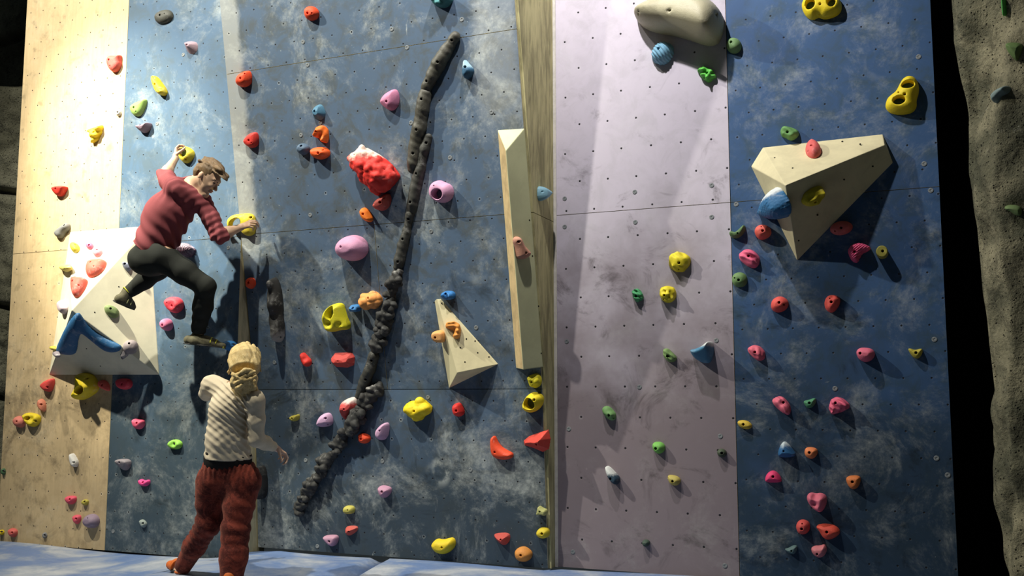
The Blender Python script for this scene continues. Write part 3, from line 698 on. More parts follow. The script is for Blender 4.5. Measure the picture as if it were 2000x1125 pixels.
HH(PC, [(728, 402), (733, 391), (742, 385), (757, 376), (762, 388), (757, 405), (745, 413), (733, 409)], .09, RED, 'dull red eyed hold with a white scoop under the huge knobbly one', (744, 395, 1.2), (750, 387, .5), mat=plastic('white_scoop_red', (.55, .09, .07), chalk=.55))
HH(PC, [(702, 411), (709, 404), (718, 409), (723, 418), (728, 428), (723, 435), (712, 432), (704, 423)], .06, ORG, 'orange tongue-shaped hold below the huge knobbly red one', (710, 418), mat=hmat((.85, .20, .02)))
HH(PC, [(839, 369), (844, 357), (856, 351), (866, 356), (879, 361), (884, 375), (879, 390), (864, 398), (848, 392), (840, 383)], .10, LIL, 'pink skull-like hold with a square opening right of the branch', (849, 363, .6), rings=[(858, 379, 20, 19, 4)], mat=hmat((.58, .30, .46), chalk=.12), p=2.8)
HH(PC, oval(685, 485, 58, 52, 0, 16), .16, LIL, 'large smooth pink ball hold in the middle of the overhang', (669, 482, .9), mat=hmat((.56, .27, .42), chalk=.12), r=.62)
HH(PC, [(479, 552), (481, 544), (490, 541), (497, 547), (498, 558), (490, 566), (481, 561)], .05, ORED, "orange-red knob beside the panel joint, right of the climber's knee", (486, 552))
HH(PC, [(629, 624), (633, 608), (643, 597), (655, 592), (667, 594), (670, 608), (674, 622), (681, 636), (677, 645), (664, 645), (647, 650), (636, 646)], .13, YEL, 'large yellow arched jug on the lower overhang', rings=[(648, 611, 19, 27, -25)], mat=hmat((.62, .56, .02), chalk=.08), dip=[(640, 632, 10, .5), (663, 634, 5, .3)], p=2.3)
HH(PC, [(682, 600), (689, 594), (703, 596), (702, 608), (692, 610), (684, 608)], .07, BLU, 'small blue hold touching the lumpy orange one', (690, 602), mat=hmat((.04, .18, .42)), bump=(.15, .4))
HH(PC, [(700, 583), (704, 572), (712, 573), (722, 569), (731, 566), (740, 573), (747, 583), (745, 596), (736, 603), (722, 608), (707, 605), (701, 595)], .10, ORG, 'lumpy light orange hold left of the black branch', (721, 582, .9), (740, 592, .6), lump=(20, .010), mat=hmat((.80, .33, .09), chalk=.35))
HH(PC, [(585, 691), (592, 688), (599, 696), (607, 704), (606, 714), (597, 718), (589, 708)], .055, ORED, 'red kidney-shaped hold left of the faceted red block', mat=hmat((.78, .04, .03)), dip=[(596, 700, 4, .3)])
HH(PC, [(643, 701), (651, 690), (684, 689), (690, 698), (689, 714), (676, 719), (654, 718), (645, 710)], .075, RED, 'faceted dull red block on the lower overhang', (662, 705, .6), kind='facet', sharp=True, mat=hmat((.55, .06, .05), chalk=.2))
HH(PC, oval(874, 577, 27, 20, 0, 10, jit=.12), .07, BLU, 'blue lumpy hold at the tip of the slim triangular volume', (870, 574), mat=hmat((.03, .16, .42)), bump=(.15, .4))
HH(PK, [(659, 790), (672, 780), (690, 774), (697, 788), (694, 806), (681, 822), (667, 820), (659, 806)], .09, RED, 'chalk-topped red faceted hold touching the black bumpy branch', (673, 799, .8), (671, 815, .5), kind='facet', mat=plastic('chalk_topped_red', (.52, .06, .055), chalk=.35, two=(.045, .07, .02, (.62, .52, .48))))
HH(PK, [(618, 825), (626, 810), (640, 805), (647, 814), (648, 830), (633, 835), (620, 834)], .075, LIL, 'lilac hold left of the black bumpy branch', (636, 817), (638, 829, .5), mat=hmat((.52, .33, .50), chalk=.15))
HH(PK, [(566, 813), (574, 811), (584, 808), (583, 820), (574, 824), (567, 821)], .05, YOL, 'small olive yellow hold right of the woman', (571, 817, .8))
HH(PK, [(786, 799), (795, 785), (808, 780), (817, 773), (828, 778), (838, 787), (846, 795), (841, 808), (829, 815), (824, 825), (808, 826), (803, 816), (790, 810)], .10, YEL, 'large lumpy bright yellow hold on the kickboard', (810, 803), lump=(26, .010), mat=hmat((.80, .60, .01), chalk=.05))
HH(PK, [(882, 796), (887, 788), (898, 786), (904, 798), (906, 808), (897, 815), (886, 812)], .065, RED, 'scarlet hold under the slim triangular volume', (892, 802), mat=hmat((.74, .035, .03)))
HH(PK, [(734, 841), (740, 833), (748, 826), (757, 826), (757, 840), (754, 855), (744, 862), (734, 853)], .09, LIL, 'lilac upright hold right of the black bumpy branch', (743, 841, .8), mat=hmat((.56, .34, .50), chalk=.2))
HH(PK, [(699, 849), (706, 845), (721, 851), (722, 861), (712, 868), (701, 864)], .06, ORED, 'orange-red hold between the branch and the lilac upright hold', (706, 857))
HH(PK, [(737, 951), (747, 948), (762, 952), (763, 961), (756, 970), (749, 974), (741, 967)], .07, LIL, 'mauve pink rounded triangle hold low on the kickboard', (747, 960), mat=hmat((.48, .25, .36), chalk=.1))
HH(PK, oval(681, 996, 22, 17, 0, 10, 2.6), .05, YOL, 'dull yellow pill-shaped hold low on the kickboard', (680, 996, .6), mat=hmat((.48, .43, .09)))
HH(PK, [(672, 1028), (696, 1027), (698, 1036), (682, 1048), (672, 1045)], .055, RED, 'brick red faceted hold under the pill-shaped one', (681, 1038, .7), kind='facet', mat=hmat((.50, .09, .07), chalk=.1))
HH(PK, [(630, 1047), (645, 1045), (660, 1046), (658, 1061), (650, 1069), (637, 1059)], .06, LIL, 'dusty pink triangular hold just above the mat', (644, 1057), mat=hmat((.44, .24, .33), chalk=.1), p=2.8)
HH(PK, [(841, 1066), (845, 1058), (853, 1052), (863, 1055), (875, 1052), (882, 1050), (888, 1056), (888, 1067), (879, 1078), (866, 1084), (850, 1080)], .07, YEL, 'large yellow saddle-shaped hold just above the mat', (864, 1069, .8), mat=hmat((.74, .54, .02), chalk=.05))
HH(PK, [(957, 866), (958, 855), (966, 850), (971, 864), (981, 875), (992, 881), (1002, 886), (1000, 895), (985, 899), (968, 896), (959, 887)], .06, ORED, 'orange crescent horn hold right of the centre', (967, 883, .8), p=2.3)
HH(PK, [(961, 1047), (967, 1042), (995, 1041), (994, 1058), (983, 1068), (970, 1060)], .065, RED, 'brick red wedge hold right of the yellow saddle', (978, 1054, .7), kind='facet', mat=hmat((.48, .07, .055), chalk=.1))
HH(PK, [(1019, 862), (1030, 853), (1043, 848), (1068, 840), (1072, 858), (1069, 878), (1057, 884), (1038, 876), (1021, 871)], .10, RED, 'large faceted red hold against the lavender wall edge', (1047, 868, .8), kind='facet', sharp=True, mat=hmat((.62, .06, .04), chalk=.1))
HH(PC, [(1029, 737), (1034, 733), (1050, 729), (1057, 742), (1054, 755), (1043, 760), (1032, 752)], .075, YEL, 'yellow notched hold right under the tall box volume', (1039, 746), bump=(.15, .5), mat=hmat((.66, .58, .02)))
HH(PK, [(1019, 793), (1024, 779), (1031, 770), (1041, 765), (1057, 771), (1060, 784), (1052, 799), (1036, 808), (1023, 803)], .11, YEL, 'yellow oval ring jug below the tall box volume', (1044, 781), rings=[(1036, 788, 20, 20, -25)], mat=hmat((.76, .60, .02), chalk=.05))
HH(PK, [(1048, 1006), (1050, 997), (1052, 987), (1060, 993), (1069, 996), (1067, 1008), (1057, 1005)], .06, YOL, 'small pale olive bow-tie hold near the lavender wall edge', (1055, 999, .7), p=3, mat=hmat((.42, .42, .16)))
HH(PK, oval(1060, 1041, 27, 23, 0, 10, jit=.06), .06, YEL, 'yellow speckled hold under the olive bow-tie hold', (1059, 1042), mat=hmat((.62, .48, .03)))
HH(PK, [(1004, 1083), (1006, 1073), (1020, 1067), (1031, 1072), (1039, 1081), (1036, 1092), (1026, 1099), (1010, 1096)], .07, ORG, 'brownish orange hold just above the mat by the lavender wall', (1018, 1084), mat=hmat((.60, .24, .05), chalk=.15))
HH(PK, [(504, 912), (512, 908), (517, 922), (518, 938), (519, 960), (514, 975), (505, 976)], .10, BLK, 'black hold with a white band half hidden behind the woman', mat=plastic('black_white', (.02, .02, .02), chalk=.1), bump=(.1, .4))
HH(PC, [(527, 546), (536, 540), (544, 556), (548, 580), (549, 610), (552, 640), (552, 662), (545, 671), (536, 668), (531, 640), (527, 605), (524, 575)], .11, BLK, "long black rock-like hold in the climber's shadow", (541, 660, .8), bump=(.18, .25), mat=plastic('chalked_black', BLK, chalk=.35, two=(-.17, .12, -.04, (.30, .29, .27))), group='black branch holds')
# ---- on the slim volume and box
HH(V2R, [(869, 634), (875, 628), (886, 627), (896, 630), (901, 640), (901, 651), (897, 661), (888, 661), (884, 655), (888, 647), (882, 642), (873, 641)], .06, ORG, 'orange hook-shaped hold on the face of the slim volume', bump=(.15, .3), mat=hmat((.68, .27, .05)))
_n = V2L.n*.35+(CAM-V2L.p)/np.linalg.norm(CAM-V2L.p)
HH(Plane(V2L.hit(868, 657)-_n*.03, _n), [(844, 650), (853, 645), (868, 646), (871, 657), (869, 669), (855, 669), (845, 663)], .10, ORG, 'light orange peg hold sticking out of the left side of the slim volume', (851, 659), mat=hmat((.74, .36, .12)), p=4)
HH(V3F, [(1004, 471), (1006, 463), (1013, 461), (1019, 466), (1023, 478), (1031, 486), (1037, 493), (1035, 501), (1025, 507), (1012, 505), (1010, 494), (1008, 482)], .06, BRN, 'brownish pink boot-shaped hold on the tall box volume', (1014, 472), (1026, 494), mat=hmat((.46, .22, .15), chalk=.15))
PR = Plane((-2.53, 0, 0), (1, 0, 0))
HH(PR, [(1055, 362), (1064, 366), (1073, 373), (1073, 381), (1066, 390), (1056, 394)], .07, SKY, 'light blue fin hold on the wooden return beside the lavender wall', (1064, 374, .7), mat=hmat((.22, .42, .52), chalk=.3))

# ---- lavender wall
HH(PW, [(1236, 30), (1237, 19), (1250, 8), (1275, -3), (1310, -14), (1350, -16), (1385, -4), (1404, 14), (1410, 32), (1409, 50), (1403, 72), (1392, 82), (1374, 82), (1345, 72), (1310, 62), (1280, 58), (1252, 48)], .30, BEI, 'huge smooth beige sloper at the top of the lavender wall', (1311, 23, 1.1), (1393, 25, .8), (1245, 20, .6), mat=plastic('beige_macro', (.40, .37, .25), chalk=.08, rough=.5), group='large macro holds', tilt=(.1, -.1), r=.62, p=2.3)
HH(PW, [(1270, 108), (1275, 93), (1287, 81), (1302, 80), (1313, 88), (1315, 102), (1307, 117), (1293, 126), (1276, 121)], .10, SKY, 'ribbed light blue round hold under the huge beige sloper', (1287, 96), ridge=(.021, .62, .0025), mat=hmat((.17, .36, .50)))
HH(PW, [(1361, 137), (1366, 130), (1375, 128), (1385, 132), (1394, 140), (1399, 149), (1390, 157), (1380, 160), (1370, 152)], .06, LIME, 'bright green knotted hold under the right end of the beige sloper', (1381, 143), bump=(.3, .3), mat=hmat((.10, .46, .06)))
HH(PW, [(1304, 508), (1309, 496), (1322, 490), (1333, 493), (1348, 501), (1347, 514), (1341, 524), (1332, 531), (1314, 529), (1306, 520)], .08, YEL, 'upper of two yellow lumpy holds on the lavender wall', (1327, 514), (1324, 525, .5), bump=(.16, .35), mat=hmat((.66, .55, .02)))
HH(PW, [(1287, 571), (1291, 560), (1304, 557), (1318, 562), (1320, 577), (1314, 590), (1301, 591), (1291, 586)], .08, YEL, 'lower of two yellow lumpy holds on the lavender wall', (1298, 577), (1295, 584, .5), bump=(.16, .35), mat=hmat((.66, .55, .02)))
HH(PW, [(1233, 570), (1241, 563), (1251, 567), (1257, 578), (1254, 587), (1242, 590), (1235, 580)], .055, GRN, 'green knotted hold left of the lower yellow lumpy hold', (1242, 578), bump=(.3, .35), mat=hmat((.06, .30, .12)))
HH(PW, [(1293, 683), (1302, 679), (1312, 687), (1322, 698), (1318, 707), (1303, 707), (1296, 696)], .06, GRN, 'sage green hold with a ringed bolt, left of the blue horn', (1304, 696), bump=(.15, .4), mat=hmat((.16, .26, .09)))
HH(PW, [(1347, 683), (1360, 681), (1374, 675), (1384, 667), (1391, 667), (1392, 690), (1386, 709), (1371, 709), (1354, 699)], .14, SKY, 'blue horn hold with a chalk-white top on the lavender wall', mat=plastic('blue_horn', (.06, .20, .33), two=(.035, .03, .012, (.62, .66, .64))), tilt=(0, .5), p=2.6)
HH(PW, [(1175, 797), (1182, 792), (1193, 796), (1202, 808), (1202, 818), (1194, 822), (1184, 817), (1177, 807)], .06, GRN, 'green slanting pebble hold low on the left of the lavender wall', (1190, 811), (1197, 817, .5), mat=hmat((.17, .34, .12)), bump=(.1, .5))
HH(PW, [(1273, 869), (1277, 863), (1291, 863), (1299, 871), (1296, 883), (1285, 888), (1275, 880)], .065, LIME, 'bright green hold low in the middle of the lavender wall', (1281, 876, 1.1), mat=hmat((.17, .45, .09)))
HH(PW, [(1399, 881), (1408, 875), (1418, 880), (1419, 889), (1411, 895), (1402, 891)], .05, DGRN, 'dark green-grey hold near the right edge of the lavender wall', (1410, 885), mat=hmat((.06, .08, .05)))
HH(PW, [(1182, 910), (1189, 911), (1200, 922), (1211, 935), (1205, 948), (1196, 944), (1186, 929)], .085, SKY, 'white-topped dark blue wedge hold on the lower lavender wall', (1193, 935), mat=plastic('white_topped_blue', (.02, .05, .08), two=(.008, .05, .012, (.66, .68, .66))), p=2.6)
HH(PW, [(1302, 930), (1309, 927), (1325, 931), (1330, 940), (1322, 950), (1308, 947)], .06, YOL, 'olive yellow hold below the bright green one', (1314, 940), (1304, 933, .6), mat=hmat((.46, .38, .10)))
HH(PW, [(1253, 1058), (1260, 1053), (1269, 1057), (1268, 1065), (1260, 1069), (1255, 1065)], .05, DGRN, 'tiny dark green foothold lowest on the lavender wall', mat=hmat((.05, .08, .06)))

# ---- right blue wall
def rings8(out, label, r1, r2, b):
    return HH(PW, out, .095, YEL, label, *b, rings=[r1, r2], mat=hmat((.76, .58, .015), chalk=.04), p=2.1, group='yellow figure-eight jugs')
rings8([(1564, 12), (1567, 0), (1578, -9), (1600, -12), (1625, -12), (1640, -5), (1645, 12), (1639, 26), (1622, 34), (1608, 36), (1598, 31), (1587, 38), (1573, 31)], 'yellow figure-eight jug cut by the top of the view', (1583, 10, 15, 20, 0), (1624, 6, 13, 19, 0), [(1602, 9), (1600, 25, .5)])
rings8([(1757, 162), (1764, 151), (1776, 146), (1788, 150), (1795, 164), (1795, 180), (1790, 194), (1791, 208), (1782, 219), (1763, 223), (1741, 221), (1728, 210), (1731, 193), (1740, 184), (1750, 177)], 'yellow figure-eight jug near the right edge of the blue wall', (1773, 167, 18, 14, 0), (1756, 198, 18, 15, 0), [(1767, 185), (1755, 180, .6)])
HH(PW, oval(1433, 88, 30, 31, 0, 12), .07, GRN, 'sage green ball hold at the upper left of the right blue wall', (1428, 83), mat=hmat((.17, .29, .12)))
HH(PW, [(1523, 253), (1530, 246), (1540, 247), (1550, 250), (1562, 256), (1557, 268), (1545, 275), (1533, 268), (1525, 266)], .06, GRN, 'green hold just above the wedge-shaped volume', (1538, 258), mat=hmat((.13, .29, .09)), bump=(.12, .4))
HH(V4T, oval(1588, 290, 32, 28, 0, 12), .06, CORAL, 'coral dome hold on top of the wedge-shaped volume', (1585, 286), (1578, 291, .5), mat=hmat((.70, .13, .12)))
HH(V4M, [(1567, 393), (1575, 378), (1588, 369), (1600, 365), (1610, 366), (1611, 380), (1604, 393), (1592, 402), (1576, 404), (1568, 401)], .05, YEL, 'yellow hold on the shaded face of the wedge-shaped volume', (1592, 394), bump=(.22, .4), mat=hmat((.56, .47, .02)))
HH(V4L, [(1489, 404), (1495, 384), (1503, 371), (1511, 368), (1520, 379), (1531, 396), (1536, 414), (1531, 428), (1515, 430), (1499, 422), (1490, 414)], .13, SKY, 'blue striped ball hold with a white top on the side of the wedge-shaped volume', ridge=(.022, -1.2, .003), mat=plastic('striped_blue', (.03, .15, .33), two=(.055, .03, .012, (.66, .70, .70)), chalk=.3))
HH(PW, [(1423, 455), (1428, 450), (1437, 454), (1447, 443), (1454, 438), (1457, 447), (1448, 461), (1436, 466), (1427, 463)], .055, GRN, 'dark green forked hold at the left edge of the right blue wall', (1441, 456, .7), mat=hmat((.10, .18, .07)), bump=(.1, .4))
HH(PW, [(1472, 455), (1475, 443), (1487, 437), (1502, 441), (1507, 454), (1499, 465), (1482, 469)], .075, CORAL, 'coral hold under the left side of the wedge-shaped volume', (1490, 451), (1487, 443, .5), mat=hmat((.74, .13, .10)))
HH(PW, [(1441, 501), (1446, 491), (1457, 486), (1470, 487), (1483, 500), (1483, 514), (1474, 525), (1458, 519), (1446, 510)], .07, PINK, 'ribbed bright pink hold left of the tip of the wedge-shaped volume', (1462, 500), mat=hmat((.78, .13, .24)), bump=(.12, .3))
HH(PW, oval(1444, 546, 31, 30, 0, 12, 2.2), .055, GRN, 'sage green round hold under the ribbed bright pink one', (1443, 547), (1435, 543, .6), mat=hmat((.14, .25, .09)))
HH(PW, oval(1643, 445, 46, 28, 10, 14), .04, CORAL, 'flat coral oval hold in the shade of the wedge-shaped volume', (1643, 445, .9), (1631, 451, .5), mat=hmat((.62, .13, .12)))
HH(PW, [(1655, 492), (1659, 482), (1668, 475), (1682, 474), (1700, 481), (1700, 487), (1688, 493), (1680, 500), (1675, 514), (1663, 510)], .08, PINK, 'pink shell-shaped hold with ribs under the wedge-shaped volume', (1669, 492), ridge=(.012, -.9, .0018), mat=hmat((.74, .10, .22)), p=2.5)
HH(PW, oval(1723, 493, 24, 24, 0, 14), .09, YOL, 'olive yellow drum-shaped peg right of the pink shell', (1724, 491), kind='flat', p=7, mat=hmat((.38, .34, .06)))
HH(PW, [(1504, 597), (1508, 584), (1522, 577), (1535, 582), (1541, 592), (1535, 605), (1520, 611), (1508, 607)], .075, CORAL, 'left one of a pair of coral holds level with each other', (1522, 591), (1531, 595, .6), mat=hmat((.76, .10, .08)))
HH(PW, [(1609, 592), (1613, 580), (1622, 575), (1636, 577), (1642, 586), (1636, 602), (1624, 612), (1612, 605)], .075, CORAL, 'right one of a pair of coral holds level with each other', (1624, 590), (1621, 583, .5), mat=hmat((.76, .10, .08)))
HH(PW, [(1458, 684), (1465, 675), (1478, 673), (1488, 679), (1495, 689), (1492, 702), (1482, 706), (1469, 697)], .075, PINK, 'pink grooved hold at the left of the right blue wall', (1475, 688), bump=(.12, .35), mat=hmat((.74, .14, .20)))
HH(PW, [(1671, 689), (1675, 681), (1684, 678), (1703, 680), (1710, 690), (1704, 703), (1690, 708), (1677, 702)], .10, PINK, 'pink pebble hold casting a long shadow left of the little olive one', (1680, 690), mat=hmat((.76, .16, .24)))
HH(PW, [(1772, 681), (1779, 680), (1787, 684), (1802, 679), (1802, 691), (1793, 702), (1782, 697)], .05, YOL, 'little olive winged hold near the right edge of the blue wall', (1789, 689), mat=hmat((.45, .38, .05)))
HH(PW, [(1506, 784), (1512, 776), (1527, 773), (1536, 782), (1544, 793), (1543, 808), (1535, 811), (1518, 799)], .08, PINK, 'pink creased hold left of the little green one', (1530, 786), bump=(.16, .35), mat=hmat((.74, .15, .22)))
HH(PW, [(1568, 783), (1579, 781), (1593, 776), (1594, 785), (1588, 795), (1579, 798), (1572, 793)], .045, GRN, 'little green hold between two pink creased holds', (1581, 787), mat=hmat((.07, .24, .12)))
HH(PW, [(1618, 800), (1620, 784), (1630, 775), (1642, 776), (1653, 783), (1661, 793), (1652, 802), (1636, 807), (1623, 811)], .085, PINK, 'pink creased hold right of the little green one', (1632, 787), bump=(.18, .3), mat=hmat((.74, .13, .22)))
HH(PW, [(1439, 823), (1448, 820), (1461, 822), (1470, 831), (1464, 839), (1451, 838), (1442, 832)], .045, YEL, 'flat yellow oval hold at the lower left edge of the right blue wall', (1452, 829), mat=hmat((.60, .42, .05)))
HH(PW, [(1518, 887), (1522, 872), (1530, 861), (1539, 866), (1548, 878), (1556, 889), (1545, 894), (1522, 894)], .08, BLU, 'blue shell-shaped hold with chalk-white tip', (1531, 881, .7), mat=plastic('blue_shell', (.025, .12, .28), two=(.03, .08, .02, (.52, .60, .62))))
HH(PW, [(1570, 884), (1573, 874), (1585, 873), (1597, 877), (1596, 889), (1586, 898), (1574, 893)], .06, ORG, 'small orange hold beside the blue shell-shaped one', (1581, 884), mat=hmat((.72, .22, .08)))
HH(PW, [(1493, 937), (1497, 925), (1508, 918), (1519, 923), (1527, 937), (1524, 943), (1496, 943)], .06, PINK, 'hot pink half-dome hold left of the pink heart', (1510, 931), mat=hmat((.72, .05, .16)))
HH(PW, [(1651, 930), (1680, 928), (1681, 941), (1675, 954), (1664, 957), (1654, 946)], .065, ORG, 'orange cup-shaped hold right of the pink heart', (1665, 941), mat=hmat((.62, .18, .05)), p=2.6)
HH(PW, [(1575, 976), (1576, 966), (1584, 962), (1593, 965), (1603, 963), (1613, 968), (1615, 978), (1611, 992), (1603, 1002), (1594, 999), (1582, 989)], .11, PINK, 'pink heart-shaped hold low on the right blue wall', mat=hmat((.62, .14, .20)), dip=[(1592, 968, 5, .45), (1590, 985, 5, .35)], p=2.2)
HH(PW, [(1553, 1027), (1560, 1016), (1572, 1015), (1582, 1022), (1581, 1037), (1572, 1045), (1558, 1043)], .07, CORAL, 'red-coral round hold below the pink heart on its left', (1566, 1033), (1567, 1023, .5), mat=hmat((.58, .08, .07)))
HH(PW, [(1592, 1029), (1602, 1023), (1624, 1024), (1636, 1030), (1642, 1040), (1633, 1050), (1617, 1056), (1606, 1050), (1600, 1038)], .07, CORAL, 'broad red-coral triangular hold below the pink heart on its right', (1615, 1039), mat=hmat((.64, .08, .05)))
HH(PW, [(1531, 1072), (1539, 1071), (1549, 1065), (1558, 1066), (1556, 1077), (1550, 1084), (1540, 1081)], .04, TEAL, 'small slate green forked foothold near the bottom', (1546, 1076, .7), mat=hmat((.09, .15, .15), chalk=.3))
HH(PW, [(1583, 1070), (1592, 1066), (1602, 1066), (1611, 1062), (1616, 1073), (1610, 1087), (1598, 1091), (1586, 1082)], .06, PINK, 'dusty pink hold lowest on the right blue wall', (1596, 1082, .8), mat=hmat((.58, .18, .20)))

# ---- the black branch: a chain of separate long holds
def branch(pl, pts, label, bumpy, bolts=(), mat=None, h=.0042):
    P3 = [pl.hit(x, y, .02) for x, y, r in pts]
    o3 = sum(P3)/len(P3); o3 = o3-pl.n*np.dot(o3-pl.p, pl.n)
    L = [pl.loc(q, o3) for q in P3]; R = [r/210. for _, _, r in pts]
    lo = np.array(L).min(0)-max(R)*1.35; hi = np.array(L).max(0)+max(R)*1.35
    nn = [int((hi[0]-lo[0])/h)+4, int((hi[1]-lo[1])/h)+4, int(max(R)*2.6/h)+6]
    org = (lo[0], lo[1], -2.5*h)
    U, V, W = [a for a in np.meshgrid(*[np.arange(n)*h+org[i] for i, n in enumerate(nn)], indexing='ij', sparse=True)]
    g = None
    for i in range(len(L)-1):
        a, b = np.array([*L[i], R[i]*.55]), np.array([*L[i+1], R[i+1]*.55]); e = b-a
        t = np.clip(((U-a[0])*e[0]+(V-a[1])*e[1]+(W-a[2])*e[2])/(e@e), 0, 1)
        d = np.sqrt((U-a[0]-e[0]*t)**2+(V-a[1]-e[1]*t)**2+(W-a[2]-e[2]*t)**2)-(R[i]+(R[i+1]-R[i])*t)
        k = .01
        g = d if g is None else np.minimum(g, d)-np.clip(k-abs(g-d), 0, None)**2/(4*k)
    sd = int(pts[0][0])
    if bumpy:
        rg = np.random.RandomState(sd); C = []
        tot = sum(math.hypot(L[i+1][0]-L[i][0], L[i+1][1]-L[i][1]) for i in range(len(L)-1))
        n = max(6, int(tot/.030)*3)
        for k in range(n):
            f = rg.rand()*(len(L)-1); i = int(f); f -= i; c = np.array(L[i])*(1-f)+np.array(L[i+1])*f
            r = R[i]*(1-f)+R[i+1]*f; a = rg.rand()*6.283
            C.append((c[0]+r*.75*math.cos(a), c[1]+r*.75*math.sin(a), r*(.35+.9*rg.rand())))
        w = worley(U, V, W, C); m = max(R)
        kk = .012; d2 = w-m*.52; g = g+m*.22; g = np.minimum(g, d2)-np.clip(kk-abs(g-d2), 0, None)**2/(4*kk)
        g = g+.004*snoise(U, V, W, 120, 3)
    else:
        g = g+.0045*snoise(U, V, W, 38, 2)+.0018*snoise(U, V, W, 120, 4)
    B = []
    for x, y in bolts:
        q = pl.loc(pl.hit(x, y, .05), o3); d = np.sqrt((U-q[0])**2+(V-q[1])**2); wl = .022
        g = np.maximum(g, np.minimum(.0095-d, W-wl)); B.append((q, wl))
    g = np.maximum(g, -W-.003)
    Vv, Q = nets(np.ascontiguousarray(np.broadcast_to(g, nn), np.float32), org, h)
    o = link('branch_hold', np_mesh('branch_hold', Vv, Q), mat); o.matrix_world = frame_mat(o3, pl)
    setp(o, label, 'climbing hold', 'black branch holds')
    for q, wl in B:
        c = bpy.data.objects.new('bolt', me_bolt); COL.objects.link(c); c.parent = o; c.location = (q[0], q[1], wl+.003)
M_br = plastic('branch_smooth', (.060, .057, .044), chalk=.12, rough=.5, sc=16)
M_br2 = plastic('branch_smooth_worn', (.042, .042, .036), chalk=.30, rough=.6, sc=16)
M_bb = plastic('branch_bumpy', (.030, .030, .029), chalk=.22, rough=.7, sc=30)
M_bb2 = plastic('branch_bumpy_chalky', (.032, .031, .029), chalk=.6, rough=.7, sc=16)
branch(PC, [(889, 73, 8), (872, 98, 10), (858, 124, 11), (846, 147, 10), (834, 170, 9)], 'topmost segment of the black branch, smooth and slanting', False, [(883, 79), (858, 122), (835, 159)], M_br)
branch(PC, [(831, 184, 10), (826, 215, 11), (819, 250, 11), (812, 285, 10), (808, 320, 10), (806, 329, 8)], 'second smooth segment of the black branch, running straight down', False, [(826, 194), (817, 254), (809, 300)], M_br)
branch(PC, [(836, 268, 6), (829, 292, 8), (820, 330, 8), (812, 368, 9), (806, 400, 9), (803, 411, 7)], 'thin smooth branch segment lying right of the straight one', False, [(832, 279), (814, 339), (803, 395)], M_br2)
branch(PC, [(801, 418, 7), (794, 450, 7), (787, 480, 8), (781, 508, 9), (778, 521, 8)], 'smooth worn branch segment ending above the bumpy ones', False, [(797, 428), (787, 467), (779, 511)], M_br2)
branch(PC, [(778, 534, 10), (772, 552, 11), (765, 574, 10)], 'short bumpy chalky branch segment, highest of the bumpy ones', True, [], M_bb2)
branch(PC, [(763, 590, 11), (757, 612, 13), (751, 638, 11), (748, 645, 9)], 'bumpy black branch segment right of the lumpy orange hold', True, [], M_bb)
branch(PC, [(745, 655, 12), (739, 672, 13), (733, 686, 10)], 'stubby bumpy branch segment above the long smooth one', True, [], M_bb)
branch(PC, [(730, 697, 10), (722, 722, 9), (712, 748, 9), (703, 772, 8)], 'smooth black branch segment with chalky upper edge over the chalk-topped red hold', False, [(727, 704), (715, 741)], M_br2)
branch(PK, [(741, 757, 10), (728, 772, 12), (714, 790, 12), (709, 797, 10)], 'bumpy fork of the black branch rimmed with white chalk', True, [], M_bb2)
branch(PK, [(703, 806, 14), (692, 822, 15), (681, 838, 12)], 'thick bumpy branch segment beside the chalk-topped red hold', True, [], M_bb)
branch(PK, [(672, 850, 12), (661, 870, 11), (656, 879, 9)], 'short bumpy branch segment left of the orange-red hold', True, [], M_bb)
branch(PK, [(651, 888, 11), (639, 901, 13), (626, 920, 10), (622, 927, 9)], 'bumpy branch segment next to lowest but one', True, [], M_bb)
branch(PK, [(617, 934, 11), (605, 957, 11), (600, 966, 9)], 'bumpy branch segment just above the bottom end', True, [], M_bb)
branch(PK, [(596, 973, 10), (588, 990, 10), (582, 1001, 8)], 'bottom end segment of the black branch', True, [], M_bb)

# ---- holds on the moulded rock at the far right
def rock_plane(px, py):
    R_ = ray(px, py); pts = ROCKV.reshape(-1, 3)-CAM; t = pts@R_/(R_@R_)
    d = np.linalg.norm(pts-t[:, None]*R_, axis=1); i = np.argmin(d+(pts@cD)*.02); j, k = divmod(i, NS+1)
    j = min(max(j, 3), NY-3); k = min(max(k, 3), NS-3)
    n = np.cross(ROCKV[j+3, k]-ROCKV[j-3, k], ROCKV[j, k+3]-ROCKV[j, k-3])
    n = n/np.linalg.norm(n); n = n if np.dot(CAM-ROCKV[j, k], n) > 0 else -n
    c = CAM-ROCKV[j, k]; c /= np.linalg.norm(c); n = n*.5+c*.7
    return Plane(ROCKV[j, k]-n*.012, n)
GR = 'holds on the moulded rock'
hold(rock_plane(1963, 15), [(1957, -6), (1964, -6), (1966, 14), (1966, 30), (1961, 33), (1958, 16)], .06, LIME, 'bright green fin hold at the top of the rock wall', mat=hmat((.10, .50, .10)), group=GR)
hold(rock_plane(1979, 97), [(1961, 86), (1972, 82), (1998, 84), (1997, 98), (1992, 112), (1986, 121), (1976, 112), (1967, 100)], .09, GRN, 'olive green cone-shaped hold sticking out of the rock wall', mat=hmat((.15, .24, .08)), group=GR)
hold(rock_plane(1953, 186), [(1936, 187), (1945, 177), (1957, 170), (1970, 166), (1971, 180), (1960, 188), (1952, 198), (1942, 202), (1937, 195)], .08, TEAL, 'pale blue-grey horn hold on the rock wall', mat=hmat((.22, .30, .29)), group=GR)
hold(rock_plane(1980, 409), [(1961, 405), (1968, 400), (1985, 400), (1996, 405), (1997, 421), (1986, 423), (1972, 413), (1963, 410)], .07, GRN, 'olive green lip hold halfway up the rock wall', mat=hmat((.17, .25, .10)), group=GR)
